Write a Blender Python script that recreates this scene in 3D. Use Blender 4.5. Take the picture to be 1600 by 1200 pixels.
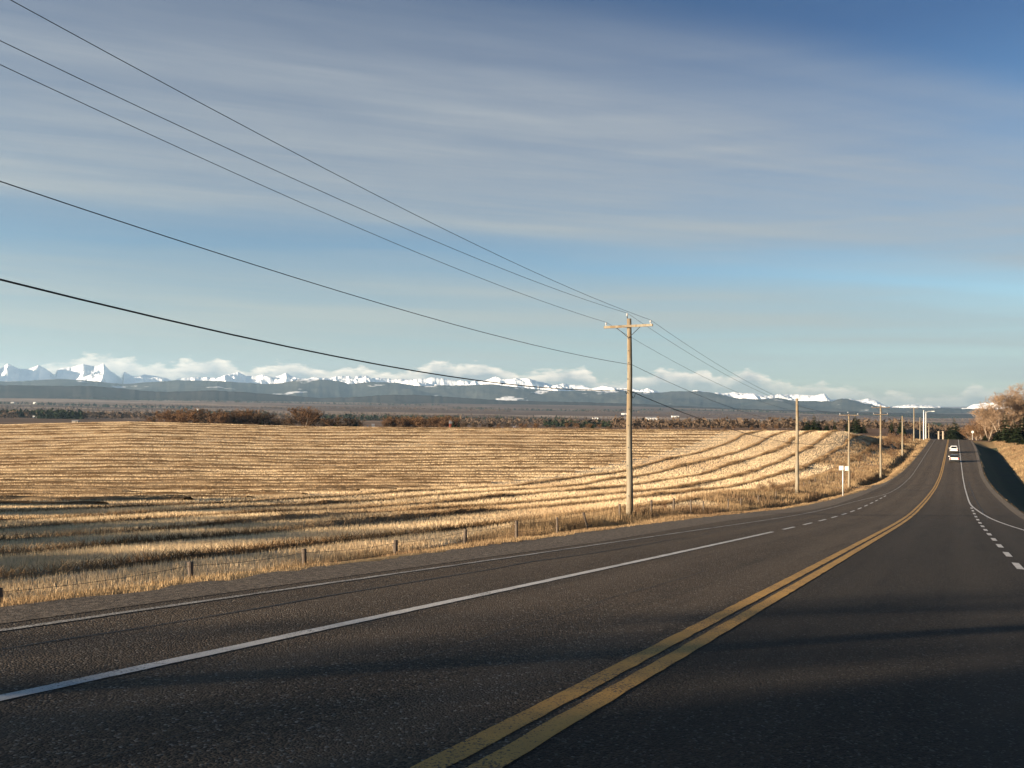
import bpy, math, random
import numpy as np
from mathutils import Vector

scene = bpy.context.scene
for o in list(bpy.data.objects):
    bpy.data.objects.remove(o)
col = scene.collection
R = math.radians

# ------------------------------------------------------------------ camera
F_PX, HOR = 1250.0, 632.0
cam_d = bpy.data.cameras.new('camera')
cam = bpy.data.objects.new('camera', cam_d)
col.objects.link(cam)
cam.location = (0, 0, 0)
cam.rotation_euler = (R(90), 0, 0)
cam_d.sensor_width = 36.0
cam_d.lens = 36.0 * F_PX / 1600.0
cam_d.shift_y = (HOR - 600.0) / 1600.0
cam_d.clip_start = 0.1
cam_d.clip_end = 120000.0
scene.camera = cam

# ------------------------------------------------------------------ light, sky, exposure
SUN_AZ, SUN_EL = R(245.0), R(10.5)          # azimuth clockwise from +Y (the viewing direction)
sun_vec = Vector((math.sin(SUN_AZ) * math.cos(SUN_EL), math.cos(SUN_AZ) * math.cos(SUN_EL), math.sin(SUN_EL)))
sun_d = bpy.data.lights.new('sun', 'SUN')
sun_d.energy = 5.0
sun_d.angle = R(0.53)
sun_d.color = (1.0, 0.81, 0.585)
sun = bpy.data.objects.new('sun', sun_d)
col.objects.link(sun)
sun.rotation_euler = (-sun_vec).to_track_quat('-Z', 'Y').to_euler()

vs = scene.view_settings
vs.view_transform = 'Standard'
vs.look = 'None'
vs.gamma = 1.0
vs.use_curve_mapping = False
vs.exposure = 1.93
scene.render.engine = 'CYCLES'
scene.cycles.use_denoising = True
scene.cycles.denoising_prefilter = 'ACCURATE'
scene.cycles.denoising_input_passes = 'RGB_ALBEDO_NORMAL'
scene.cycles.max_bounces = 6
scene.cycles.diffuse_bounces = 3
scene.cycles.transmission_bounces = 4
scene.cycles.volume_bounces = 0


class NT:
    """small helper around a node tree"""
    def __init__(self, tree):
        self.t = tree
        self.t.nodes.clear()

    def n(self, kind, **kw):
        nd = self.t.nodes.new(kind)
        for k, v in kw.items():
            setattr(nd, k, v)
        return nd

    def link(self, a, b):
        self.t.links.new(a, b)

    def put(self, sock, val):
        if hasattr(val, 'is_output'):
            self.link(val, sock)
        else:
            sock.default_value = val

    def math(self, op, a, b=0.0, c=None, clamp=False):
        nd = self.n('ShaderNodeMath', operation=op, use_clamp=clamp)
        self.put(nd.inputs[0], a)
        self.put(nd.inputs[1], b)
        if c is not None:
            self.put(nd.inputs[2], c)
        return nd.outputs[0]

    def mix(self, fac, a, b, blend='MIX'):
        nd = self.n('ShaderNodeMix', data_type='RGBA', blend_type=blend)
        self.put(nd.inputs[0], fac)
        self.put(nd.inputs[6], a)
        self.put(nd.inputs[7], b)
        return nd.outputs[2]

    def ramp(self, fac, stops, interp='LINEAR'):
        nd = self.n('ShaderNodeValToRGB')
        nd.color_ramp.interpolation = interp
        els = nd.color_ramp.elements
        while len(els) < len(stops):
            els.new(0.5)
        for e, (p, c) in zip(els, stops):
            e.position = p
            e.color = c if len(c) == 4 else (*c, 1)
        self.put(nd.inputs[0], fac)
        return nd.outputs[0]

    def noise(self, vec, scale=1.0, detail=4.0, rough=0.55, dist=0.0, color=False):
        nd = self.n('ShaderNodeTexNoise')
        if vec is not None:
            self.link(vec, nd.inputs['Vector'])
        nd.inputs['Scale'].default_value = scale
        nd.inputs['Detail'].default_value = detail
        nd.inputs['Roughness'].default_value = rough
        nd.inputs['Distortion'].default_value = dist
        return nd.outputs['Color' if color else 'Fac']

    def comb(self, x, y, z=0.0):
        nd = self.n('ShaderNodeCombineXYZ')
        for i, v in enumerate((x, y, z)):
            self.put(nd.inputs[i], v)
        return nd.outputs[0]


def rgb(c):
    return (c[0], c[1], c[2], 1.0)


def grey(v):
    return (v, v, v, 1.0)


world = bpy.data.worlds.new('World')
scene.world = world
world.use_nodes = True
w = NT(world.node_tree)
SKY_STRENGTH = 0.05
K = 1.0                                     # radiance of the cloud colours before the sky strength
out = w.n('ShaderNodeOutputWorld')
bg = w.n('ShaderNodeBackground')
bg.inputs['Strength'].default_value = SKY_STRENGTH
w.link(bg.outputs[0], out.inputs['Surface'])
sky = w.n('ShaderNodeTexSky', sky_type='NISHITA', sun_disc=False)
sky.sun_elevation = SUN_EL
sky.sun_rotation = SUN_AZ
sky.altitude = 1100.0
sky.air_density = 1.0
sky.dust_density = 0.6
sky.ozone_density = 1.6
tc = w.n('ShaderNodeTexCoord')
sep = w.n('ShaderNodeSeparateXYZ')
w.link(tc.outputs['Generated'], sep.inputs[0])
dx, dy, dz = sep.outputs
dzc = w.math('MAXIMUM', dz, 0.012)
px = w.math('DIVIDE', dx, dzc)
py = w.math('DIVIDE', dy, dzc)
uu = w.math('ADD', w.math('MULTIPLY', px, 0.946), w.math('MULTIPLY', py, 0.325))
vv = w.math('ADD', w.math('MULTIPLY', px, -0.325), w.math('MULTIPLY', py, 0.946))
# long thin streaks of high cloud lying along uu, seen on a flat layer
warp = w.noise(w.comb(w.math('MULTIPLY', uu, 0.30), w.math('MULTIPLY', vv, 0.55)), 1.0, 3.0, 0.5)
vw = w.math('ADD', vv, w.math('MULTIPLY', w.math('SUBTRACT', warp, 0.5), w.math('MULTIPLY', vv, 0.34)))
cover = w.ramp(w.math('DIVIDE', vw, 16.0), [(0.0, grey(0.02)), (0.108, grey(0.04)), (0.128, grey(0.50)), (0.155, grey(0.85)),
                                            (0.255, grey(0.88)), (0.288, grey(0.40)), (0.325, grey(0.16)), (0.355, grey(0.50)),
                                            (0.41, grey(0.80)), (0.55, grey(0.82)), (0.8, grey(0.80)), (1.0, grey(0.80))], 'EASE')
streak = w.noise(w.comb(w.math('MULTIPLY', uu, 0.28), w.math('MULTIPLY', vv, 3.0)), 1.0, 7.0, 0.62, 0.3)
streak2 = w.noise(w.comb(w.math('MULTIPLY', uu, 0.5), w.math('MULTIPLY', vv, 1.1), 4.0), 1.0, 5.0, 0.6, 0.5)
stk = w.ramp(w.math('ADD', w.math('MULTIPLY', streak, 0.62), w.math('MULTIPLY', streak2, 0.38)), [(0.36, grey(0)), (0.64, grey(1))])
hl = w.math('SQRT', w.math('ADD', w.math('MULTIPLY', dx, dx), w.math('MULTIPLY', dy, dy)))
azi = w.math('ARCTAN2', dx, dy)
ele = w.math('DIVIDE', dz, hl)
layer = w.noise(w.comb(w.math('MULTIPLY', azi, 1.6), w.math('MULTIPLY', w.math('ADD', ele, w.math('MULTIPLY', azi, 0.03)), 34.0), 11.0), 1.0, 5.0, 0.58, 0.2)
layer = w.ramp(layer, [(0.36, grey(0)), (0.64, grey(1))])
low = w.ramp(ele, [(0.10, grey(1)), (0.26, grey(0.25))])
mxn = w.n('ShaderNodeMix', data_type='FLOAT')
w.link(low, mxn.inputs[0])
w.link(stk, mxn.inputs[2])
w.link(layer, mxn.inputs[3])
stk = mxn.outputs[0]
cov = w.math('MULTIPLY', cover, w.math('ADD', 0.56, w.math('MULTIPLY', stk, 0.54)), clamp=True)
high_col = w.ramp(w.math('DIVIDE', vv, 16.0), [(0.0, rgb((1.95, 2.25, 2.75))), (0.13, rgb((2.05, 2.33, 2.78))), (0.22, rgb((2.3, 2.55, 2.82))),
                                               (0.36, rgb((2.35, 2.7, 2.85))), (0.6, rgb((2.45, 2.75, 2.7))), (1.0, rgb((2.5, 2.72, 2.5)))])
high_lit = w.mix(stk, high_col,
                 w.mix(1.0, high_col, (1.24, 1.2, 1.12, 1.0), 'MULTIPLY'))
tint = w.ramp(dz, [(0.0, rgb((0.95, 1.02, 1.04))), (0.12, rgb((0.76, 0.90, 0.95))), (0.24, rgb((0.58, 0.78, 0.92))), (0.40, rgb((0.22, 0.42, 0.66))), (1.0, rgb((0.19, 0.35, 0.55)))])
clear = w.mix(1.0, sky.outputs[0], tint, 'MULTIPLY')
sky1 = w.mix(cov, clear, high_lit)
# bank of cumulus low over the mountains: coordinates on a cylinder round the viewer
warpc = w.noise(w.comb(w.math('MULTIPLY', azi, 40.0), w.math('MULTIPLY', ele, 130.0), 3.0), 1.0, 6.0, 0.62)
puff = w.noise(w.comb(w.math('MULTIPLY', azi, 13.0), w.math('MULTIPLY', ele, 5.0), 7.3), 1.0, 3.0, 0.55)
top = w.math('ADD', 0.046, w.math('MULTIPLY', w.math('SUBTRACT', puff, 0.5), 0.085))
top = w.math('ADD', top, w.math('MULTIPLY', w.math('SUBTRACT', warpc, 0.5), 0.026))
top = w.math('SUBTRACT', top, w.math('MULTIPLY', w.math('MAXIMUM', w.math('SUBTRACT', azi, 0.12), 0.0), 0.075))
inside = w.math('MULTIPLY', w.math('SUBTRACT', top, ele), 160.0, clamp=True)
fade = w.ramp(w.math('MULTIPLY', ele, 10.0), [(0.0, grey(0.25)), (0.22, grey(0.55)), (0.34, grey(0.92)), (0.66, grey(0.95)), (0.80, grey(0.0))], 'EASE')
cum = w.math('MULTIPLY', inside, fade, clamp=True)
lit = w.math('ADD', w.math('MULTIPLY', w.math('SUBTRACT', ele, w.math('SUBTRACT', top, 0.020)), 42.0),
             w.math('MULTIPLY', w.math('SUBTRACT', warpc, 0.5), 2.2), clamp=True)
cum_col = w.mix(lit, rgb((2.6, 2.75, 2.65)), rgb((12.0, 9.9, 7.3)))
sky2 = w.mix(cum, sky1, cum_col)
w.link(w.mix(1.0, sky2, grey(0.80), 'MULTIPLY'), bg.inputs['Color'])

# ------------------------------------------------------------------ ground shape
TH = R(28.95)
S, C = math.sin(TH), math.cos(TH)


def to_sl(X, Y):
    return X * S + Y * C, -X * C + Y * S


def to_xy(s, l):
    return s * S - l * C, s * C + l * S


def smooth_table(xs, ys, lo, hi, step, sig):
    t = np.arange(lo, hi + step, step)
    v = np.interp(t, xs, ys)
    k = np.arange(-int(3 * sig / step), int(3 * sig / step) + 1) * step
    g = np.exp(-0.5 * (k / sig) ** 2)
    g /= g.sum()
    pad = len(k) // 2
    v2 = np.convolve(np.pad(v, pad, mode='reflect', reflect_type='odd'), g, mode='valid')
    return lambda q: np.interp(q, t, v2)


def sstep(a, b, x):
    t = np.clip((x - a) / (b - a), 0, 1)
    return t * t * (3 - 2 * t)


zr = smooth_table([-400, -120, -60, 0, 5, 12, 22, 37, 48, 61, 75, 91, 120, 150, 200, 300, 340, 400, 450, 500, 700, 1500, 4000],
                  [9, 7.0, 3.7, -1.75, -2.22, -2.92, -3.88, -5.33, -6.38, -7.5, -8.45, -9.45, -11.0, -12.0, -12.3, -12.7, -13.0,
                   -15.6, -18, -20.5, -28.5, -55, -80], -400, 4000, 1.0, 5.0)
l_edge = smooth_table([-200, 5, 12, 25, 39, 50, 61, 84, 130, 181, 260, 340, 4000],
                      [9.0, 8.95, 9.3, 10.0, 10.6, 10.4, 9.9, 9.45, 8.6, 7.8, 7.6, 7.7, 7.7], -200, 4000, 1.0, 4.0)
r_edge = smooth_table([-200, 15, 30, 48, 62, 160, 260, 4000], [-6.8, -6.8, -6.0, -4.4, -3.95, -3.85, -5.0, -5.0], -200, 4000, 1.0, 4.0)
l_yellow = smooth_table([-200, 60, 110, 170, 4000], [2.55, 2.55, 2.28, 2.0, 2.0], -200, 4000, 1.0, 8.0)
l_white = smooth_table([-200, 30, 60, 90, 4000], [5.84, 5.84, 6.16, 6.24, 6.24], -200, 4000, 1.0, 6.0)
l_right = smooth_table([-200, 20, 80, 4000], [-1.42, -1.40, -1.2, -1.2], -200, 4000, 1.0, 6.0)
base_drop = smooth_table([-200, 15, 25, 35, 45, 60, 100, 150, 200, 300, 4000], [1.4, 1.35, 1.05, .55, .5, .75, .8, .5, .3, .3, .3], -200, 4000, 1.0, 3.0)
ditch_l = smooth_table([-200, 28, 40, 60, 72, 104, 111, 119, 126, 150, 158, 170, 178, 230, 300, 4000],
                       [1.4, 1.3, .75, 1.25, 1.6, 1.6, .3, .3, 1.5, 1.5, 1.1, .7, 1.3, 1.1, .5, .4], -200, 4000, 1.0, 1.6)
ditch_r = smooth_table([-200, 30, 45, 285, 318, 4000], [1.2, 1.6, 2.35, 2.35, .25, .2], -200, 4000, 1.0, 4.0)
field_h = smooth_table([-400, -60, 0, 12, 20, 26.6, 33, 40, 46, 53, 70, 100, 130, 160, 190, 214, 226, 236, 262, 320, 450, 700, 1500, 4000],
                       [-7, -3.5, 2.0, 3.4, 4.15, 4.75, 5.35, 5.9, 6.35, 6.95, 8.3, 10.5, 11.2, 10.6, 9.0, 7.0, 6.3, 6.3, 8.0, 11.5, 15.3, 19, 40, 70],
                       -400, 4000, 1.0, 4.0)

rng0 = np.random.default_rng(11)
TAB = rng0.random((256, 256))


def vnoise(x, y):
    xi = np.floor(x).astype(np.int64)
    yi = np.floor(y).astype(np.int64)
    fx, fy = x - xi, y - yi
    fx = fx * fx * (3 - 2 * fx)
    fy = fy * fy * (3 - 2 * fy)
    a = TAB[xi & 255, yi & 255]
    b = TAB[(xi + 1) & 255, yi & 255]
    c = TAB[xi & 255, (yi + 1) & 255]
    d = TAB[(xi + 1) & 255, (yi + 1) & 255]
    return (a + (b - a) * fx) * (1 - fy) + (c + (d - c) * fx) * fy


def fbm(x, y, o=4):
    v, a, t = 0.0, 1.0, 0.0
    for i in range(o):
        v = v + a * vnoise(x * 2 ** i + 17.3 * i, y * 2 ** i + 5.1 * i)
        t += a
        a *= 0.5
    return v / t


def ridged(x, y, o=4):
    v, a, t = 0.0, 1.0, 0.0
    for i in range(o):
        v = v + a * (1 - np.abs(2 * vnoise(x * 2 ** i + 31.7 * i, y * 2 ** i + 9.4 * i) - 1))
        t += a
        a *= 0.5
    return v / t


PLAIN_X = [-200, 0, 400, 700, 1000, 1200, 1450, 1900]
PLAIN_YB = [620, 621, 627, 630, 636, 643, 652, 655]


def far_ground(X, Y):
    r = np.hypot(X, Y) + 1e-6
    az = np.arctan2(X, Y)
    azc = np.clip(az, R(-42), R(42))
    xi = 800 + F_PX * np.tan(azc)
    yb = np.interp(xi, PLAIN_X, PLAIN_YB)
    beh = sstep(R(50), R(110), np.abs(az))
    yb = yb * (1 - beh) + 640 * beh
    y0 = np.interp(xi, [0, 300, 800, 1500], [665, 664, 671, 676])
    lr = np.log(np.clip(r, 500, 8000))
    a = np.clip((lr - np.log(700)) / (np.log(2500) - np.log(700)), 0, 1)
    b = np.clip((lr - np.log(2500)) / (np.log(8000) - np.log(2500)), 0, 1)
    ym = 0.42 * y0 + 0.58 * (yb + 16)
    y = y0 * (1 - a) + ym * a
    y = y * (1 - b) + yb * b
    z = -(y - HOR) / F_PX * np.clip(r, 0, 8000) * np.cos(azc)
    z = z + (fbm(X / 900.0, Y / 900.0, 4) - 0.5) * np.clip((r - 600) / 250.0, 0, 22) * 1.3
    return z


def ground(X, Y):
    X = np.asarray(X, float)
    Y = np.asarray(Y, float)
    s, l = to_sl(X, Y)
    r = np.hypot(X, Y)
    road = zr(s)
    # left of the road: shoulder, ditch, fence strip, field
    t = l - l_edge(s)
    dl, db = ditch_l(s), base_drop(s)
    zl = np.where(t < 1.0, -0.10 * t, np.where(t < 2.7, -0.1 - (dl - 0.1) * sstep(0.9, 2.8, t),
                  np.where(t < 3.3, -dl, -dl + (dl - db) * sstep(3.2, 4.6, t))))
    verge = road + zl
    xi = 800 + F_PX * np.clip(X / np.maximum(Y, 1.0), -0.9, 0.9)
    crest = np.interp(xi, [-100, 0, 200, 500, 800, 1100, 1370], [-.6, -.35, -1.05, .35, .75, 1.15, 1.5])
    fld = -field_h(Y) - crest * sstep(110, 215, Y) * (1 - sstep(260, 500, Y))
    fld = fld + (fbm(X / 38.0 + 3, Y / 30.0, 3) - 0.5) * 0.75 * sstep(20, 40, l)
    left = verge + (fld - verge) * sstep(13.2, 21.0 + 9.0 * sstep(90, 170, s), l)
    # right of the road: lip, steep bank, ditch, far bank
    q = r_edge(s) - l
    dr = ditch_r(s)
    zq = np.where(q < 0.75, -0.04 * q, np.where(q < 4.3, -0.03 - (dr - 0.03) * sstep(0.3, 4.6, q) ** 0.9,
                  np.where(q < 5.3, -dr, -dr + (dr - 0.25) * sstep(5.2, 12.0, q))))
    right = road + zq + np.clip(q - 12, 0, 60) * 0.02 + (fbm(X / 7.0, Y / 7.0, 4) - 0.5) * 1.1 * sstep(6, 11, q)
    near = np.where(l > 0, left, right)
    on = (l <= l_edge(s)) & (l >= r_edge(s))
    near = np.where(on, road - 0.12, near)
    wf = sstep(480, 1100, r)
    return near * (1 - wf) + far_ground(X, Y) * wf


def gz(X, Y):
    return float(ground(np.array([X]), np.array([Y]))[0])


def hit(x, y, d0=3.0, d1=9000.0):
    """where the line of sight through picture point x, y meets the ground"""
    u, v = (x - 800) / F_PX, (HOR - y) / F_PX
    D = np.geomspace(d0, d1, 6000)
    g = D * v - ground(D * u, D)
    i = int(np.argmax(g < 0)) if (g < 0).any() else len(D) - 1
    return D[i] * u, D[i], gz(D[i] * u, D[i])


# ------------------------------------------------------------------ mesh helpers
def mesh_np(name, V, Fc, mats, smooth=False, idx=None):
    V = np.asarray(V, np.float32)
    Fc = np.asarray(Fc, np.int32)
    n, k = Fc.shape
    me = bpy.data.meshes.new(name)
    me.vertices.add(len(V))
    me.vertices.foreach_set('co', V.ravel())
    me.loops.add(n * k)
    me.loops.foreach_set('vertex_index', Fc.ravel())
    me.polygons.add(n)
    me.polygons.foreach_set('loop_start', np.arange(n, dtype=np.int32) * k)
    if smooth:
        me.polygons.foreach_set('use_smooth', np.ones(n, bool))
    for m in (mats if isinstance(mats, (list, tuple)) else [mats]):
        me.materials.append(m)
    if idx is not None:
        me.polygons.foreach_set('material_index', np.asarray(idx, np.int32))
    me.update(calc_edges=True)
    return me


def link(name, me, parent=None, loc=None, rotz=0.0):
    o = bpy.data.objects.new(name, me)
    col.objects.link(o)
    if parent is not None:
        o.parent = parent
    if loc is not None:
        o.location = loc
    if rotz:
        o.rotation_euler = (0, 0, rotz)
    return o


def tag(o, label=None, cat=None, group=None, kind=None):
    for k, v in (('label', label), ('category', cat), ('group', group), ('kind', kind)):
        if v:
            o[k] = v
    return o


def empty(name, loc, rotz=0.0):
    o = bpy.data.objects.new(name, None)
    col.objects.link(o)
    o.location = loc
    o.rotation_euler = (0, 0, rotz)
    o.empty_display_size = 0.3
    return o


class MB:
    """polygon collector"""
    def __init__(self):
        self.v, self.f = [], []

    def add(self, vs, fs):
        b = len(self.v)
        self.v += [tuple(p) for p in vs]
        self.f += [tuple(i + b for i in f) for f in fs]

    def box(self, c, d, rz=0.0):
        hx, hy, hz = d[0] / 2, d[1] / 2, d[2] / 2
        cs, sn = math.cos(rz), math.sin(rz)
        vs = []
        for z in (-hz, hz):
            for x, y in ((-hx, -hy), (hx, -hy), (hx, hy), (-hx, hy)):
                vs.append((c[0] + x * cs - y * sn, c[1] + x * sn + y * cs, c[2] + z))
        self.add(vs, [(3, 2, 1, 0), (4, 5, 6, 7), (0, 1, 5, 4), (1, 2, 6, 5), (2, 3, 7, 6), (3, 0, 4, 7)])

    def tube(self, pts, rad, n=8, cap=True):
        pts = [Vector(p) for p in pts]
        if not hasattr(rad, '__len__'):
            rad = [rad] * len(pts)
        rings, up = [], Vector((0.31, 0.17, 0.94))
        for i, p in enumerate(pts):
            d = (pts[min(i + 1, len(pts) - 1)] - pts[max(i - 1, 0)]).normalized()
            a = d.cross(up)
            if a.length < 0.05:
                a = d.cross(Vector((1, 0, 0)))
            a.normalize()
            b = d.cross(a)
            rings.append([p + (a * math.cos(2 * math.pi * k / n) + b * math.sin(2 * math.pi * k / n)) * rad[i] for k in range(n)])
        vs = [v for r_ in rings for v in r_]
        fs = []
        for i in range(len(pts) - 1):
            for k in range(n):
                a, b = i * n + k, i * n + (k + 1) % n
                fs.append((a, b, b + n, a + n))
        if cap:
            fs.append(tuple(range(n - 1, -1, -1)))
            fs.append(tuple(range((len(pts) - 1) * n, len(pts) * n)))
        self.add(vs, fs)

    def build(self, name, mat, parent=None, smooth=False):
        me = bpy.data.meshes.new(name)
        me.from_pydata(self.v, [], self.f)
        me.materials.append(mat)
        if smooth:
            me.polygons.foreach_set('use_smooth', np.ones(len(me.polygons), bool))
        me.update()
        return link(name, me, parent)


def copy_tree(o, parent=None):
    c = o.copy()
    col.objects.link(c)
    c.parent = parent
    for ch in list(o.children):
        copy_tree(ch, c)
    return c


# ------------------------------------------------------------------ materials
def new_mat(name):
    m = bpy.data.materials.new(name)
    m.use_nodes = True
    t = NT(m.node_tree)
    o = t.n('ShaderNodeOutputMaterial')
    return m, t, o


def mat(name, c1, c2=None, scale=3.0, rough=0.8, bump=0.0, bscale=None, detail=5.0, spec=0.3, metal=0.0, stretch=(1, 1, 1), c3=None, s3=0.2):
    m, t, o = new_mat(name)
    p = t.n('ShaderNodeBsdfPrincipled')
    t.link(p.outputs[0], o.inputs[0])
    p.inputs['Roughness'].default_value = rough
    p.inputs['Specular IOR Level'].default_value = spec
    p.inputs['Metallic'].default_value = metal
    co = t.n('ShaderNodeTexCoord')
    mp = t.n('ShaderNodeMapping')
    mp.inputs['Scale'].default_value = stretch
    t.link(co.outputs['Object'], mp.inputs[0])
    v = mp.outputs[0]
    if c2 is None:
        c2 = tuple(x * 0.8 for x in c1)
    f = t.ramp(t.noise(v, scale, detail, 0.6), [(0.3, grey(0)), (0.7, grey(1))])
    c = t.mix(f, rgb(c1), rgb(c2))
    if c3 is not None:
        g = t.ramp(t.noise(v, s3, 4.0, 0.6), [(0.42, grey(0)), (0.66, grey(1))])
        c = t.mix(g, c, rgb(c3))
    t.link(c, p.inputs['Base Color'])
    if bump:
        b = t.n('ShaderNodeBump')
        b.inputs['Strength'].default_value = bump
        b.inputs['Distance'].default_value = 0.05
        t.link(t.noise(v, bscale or scale * 2, 6.0, 0.65), b.inputs['Height'])
        t.link(b.outputs[0], p.inputs['Normal'])
    return m


def leafy(name, c1, c2, scale=0.6, trans=0.35, c3=None, s3=0.05):
    """thin blades and needles: diffuse on the lit side, some light let through"""
    m, t, o = new_mat(name)
    co = t.n('ShaderNodeTexCoord')
    g = t.n('ShaderNodeNewGeometry')
    f = t.ramp(t.noise(co.outputs['Object'], scale, 4.0, 0.6), [(0.32, grey(0)), (0.68, grey(1))])
    c = t.mix(f, rgb(c1), rgb(c2))
    if c3 is not None:
        q = t.ramp(t.noise(co.outputs['Object'], s3, 4.0, 0.6), [(0.45, grey(0)), (0.62, grey(1))])
        c = t.mix(q, c, rgb(c3))
    rnd = t.math('ADD', 0.72, t.math('MULTIPLY', g.outputs['Random Per Island'], 0.56))
    c = t.mix(1.0, c, t.comb(rnd, rnd, rnd), 'MULTIPLY')
    d = t.n('ShaderNodeBsdfDiffuse')
    tr = t.n('ShaderNodeBsdfTranslucent')
    t.link(c, d.inputs[0])
    t.link(c, tr.inputs[0])
    mx = t.n('ShaderNodeMixShader')
    mx.inputs[0].default_value = trans
    t.link(d.outputs[0], mx.inputs[1])
    t.link(tr.outputs[0], mx.inputs[2])
    t.link(mx.outputs[0], o.inputs[0])
    return m


M = {}
M['soil_field'] = mat('stubble_ground', (0.60, 0.47, 0.30), (0.46, 0.345, 0.21), 1.3, 0.95, 0.6, 6.0, spec=0.1, c3=(0.48, 0.365, 0.235), s3=0.03)
M['soil_verge'] = mat('verge_ground', (0.33, 0.23, 0.11), (0.22, 0.15, 0.075), 1.6, 0.95, 0.8, 5.0, spec=0.1)
M['shade_turf'] = mat('ditch_shade_turf', (0.045, 0.052, 0.036), (0.075, 0.075, 0.05), 0.7, 0.95, 0.8, 4.0, spec=0.1, c3=(0.06, 0.075, 0.04), s3=0.3)  # dark green turf, its colour deepened to carry the ditch's shade
M['stubble'] = leafy('stubble', (0.80, 0.635, 0.415), (0.68, 0.52, 0.32), 0.25, 0.32, c3=(0.58, 0.425, 0.26), s3=0.035)
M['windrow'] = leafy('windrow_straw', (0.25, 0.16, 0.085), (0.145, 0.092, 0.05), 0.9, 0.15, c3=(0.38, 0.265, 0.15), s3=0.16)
M['grass'] = leafy('dry_grass', (0.40, 0.285, 0.16), (0.28, 0.19, 0.105), 0.35, 0.30, c3=(0.23, 0.15, 0.088), s3=0.12)
M['twig_tan'] = leafy('pale_twigs', (0.34, 0.24, 0.16), (0.25, 0.168, 0.108), 0.5, 0.1)
M['twig_red'] = leafy('brown_twigs', (0.20, 0.118, 0.066), (0.135, 0.082, 0.05), 0.5, 0.1)
M['twig_grey'] = leafy('grey_brown_twigs', (0.12, 0.084, 0.058), (0.08, 0.058, 0.042), 0.5, 0.1)
M['needle'] = leafy('spruce_needles', (0.030, 0.040, 0.020), (0.018, 0.026, 0.014), 0.8, 0.1)
M['bark'] = mat('bark', (0.30, 0.24, 0.18), (0.16, 0.12, 0.09), 4.0, 0.9, 0.6, stretch=(1, 1, .3))
M['pole'] = mat('weathered_pole_wood', (0.26, 0.23, 0.175), (0.17, 0.15, 0.115), 6.0, 0.85, 0.5, 20.0, stretch=(1, 1, .12), spec=0.2, c3=(0.16, 0.11, 0.06), s3=3.0)
M['post'] = mat('old_fence_wood', (0.13, 0.10, 0.075), (0.07, 0.055, 0.045), 8.0, 0.9, 0.6, stretch=(1, 1, .2))
M['galv'] = mat('galvanised_steel', (0.62, 0.61, 0.58), (0.52, 0.51, 0.49), 3.0, 0.55, metal=0.35)
M['ceramic'] = mat('insulator_ceramic', (0.42, 0.43, 0.43), (0.34, 0.35, 0.36), 9.0, 0.25, spec=0.5)
M['iron'] = mat('dark_iron', (0.05, 0.05, 0.055), (0.03, 0.03, 0.03), 9.0, 0.6, metal=0.5)
M['wire'] = mat('dull_aluminium_wire', (0.055, 0.056, 0.06), None, 9.0, 0.7)
M['cable'] = mat('black_cable', (0.008, 0.008, 0.009), None, 9.0, 0.6)
M['signwhite'] = mat('white_sign_face', (0.82, 0.81, 0.78), (0.76, 0.75, 0.72), 6.0, 0.5)


def paint_line(name, c1, c2, wear):
    m, t, o = new_mat(name)
    p = t.n('ShaderNodeBsdfPrincipled')
    t.link(p.outputs[0], o.inputs[0])
    co = t.n('ShaderNodeTexCoord')
    v = co.outputs['Object']
    c = t.mix(t.ramp(t.noise(v, 3.0, 6.0, 0.65), [(0.3, grey(0)), (0.7, grey(1))]), rgb(c1), rgb(c2))
    chips = t.math('ADD', t.math('MULTIPLY', t.noise(v, 38.0, 6.0, 0.75), 0.75), t.math('MULTIPLY', t.noise(v, 0.9, 3.0, 0.6), 0.25))
    c = t.mix(t.ramp(chips, [(wear, grey(0)), (wear + 0.035, grey(0.92))]), c, rgb((0.05, 0.039, 0.029)))
    t.link(c, p.inputs['Base Color'])
    p.inputs['Roughness'].default_value = 0.8
    b = t.n('ShaderNodeBump')
    b.inputs['Strength'].default_value = 0.8
    b.inputs['Distance'].default_value = 0.015
    t.link(t.noise(v, 55.0, 4.0, 0.7), b.inputs['Height'])
    t.link(b.outputs[0], p.inputs['Normal'])
    return m


M['white_line'] = paint_line('chipped_white_paint', (0.62, 0.60, 0.56), (0.44, 0.42, 0.39), 0.565)
M['thin_line'] = paint_line('faded_white_paint', (0.42, 0.40, 0.36), (0.28, 0.26, 0.23), 0.50)
M['yellow_line'] = paint_line('chipped_yellow_paint', (0.55, 0.30, 0.062), (0.39, 0.212, 0.048), 0.535)
M['tar'] = mat('crack_tar', (0.016, 0.015, 0.015), (0.024, 0.022, 0.02), 5.0, 0.6)
M['gravel'] = mat('gravel', (0.125, 0.098, 0.074), (0.055, 0.043, 0.033), 22.0, 0.95, 1.0, 30.0, detail=8, c3=(0.20, 0.16, 0.12), s3=12.0)
M['wall_white'] = mat('white_cladding', (0.78, 0.77, 0.74), (0.7, 0.69, 0.67), 0.3, 0.7)
M['wall_cream'] = mat('cream_cladding', (0.42, 0.35, 0.27), (0.34, 0.28, 0.22), 0.3, 0.8)
M['wall_red'] = mat('red_cladding', (0.28, 0.08, 0.05), (0.2, 0.06, 0.04), 0.3, 0.8)
M['roof_grey'] = mat('grey_roof', (0.22, 0.22, 0.23), (0.16, 0.16, 0.17), 0.4, 0.7)
M['dark'] = mat('dark_opening', (0.03, 0.03, 0.03), None, 1.0, 0.7)
M['snow'] = None


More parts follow.
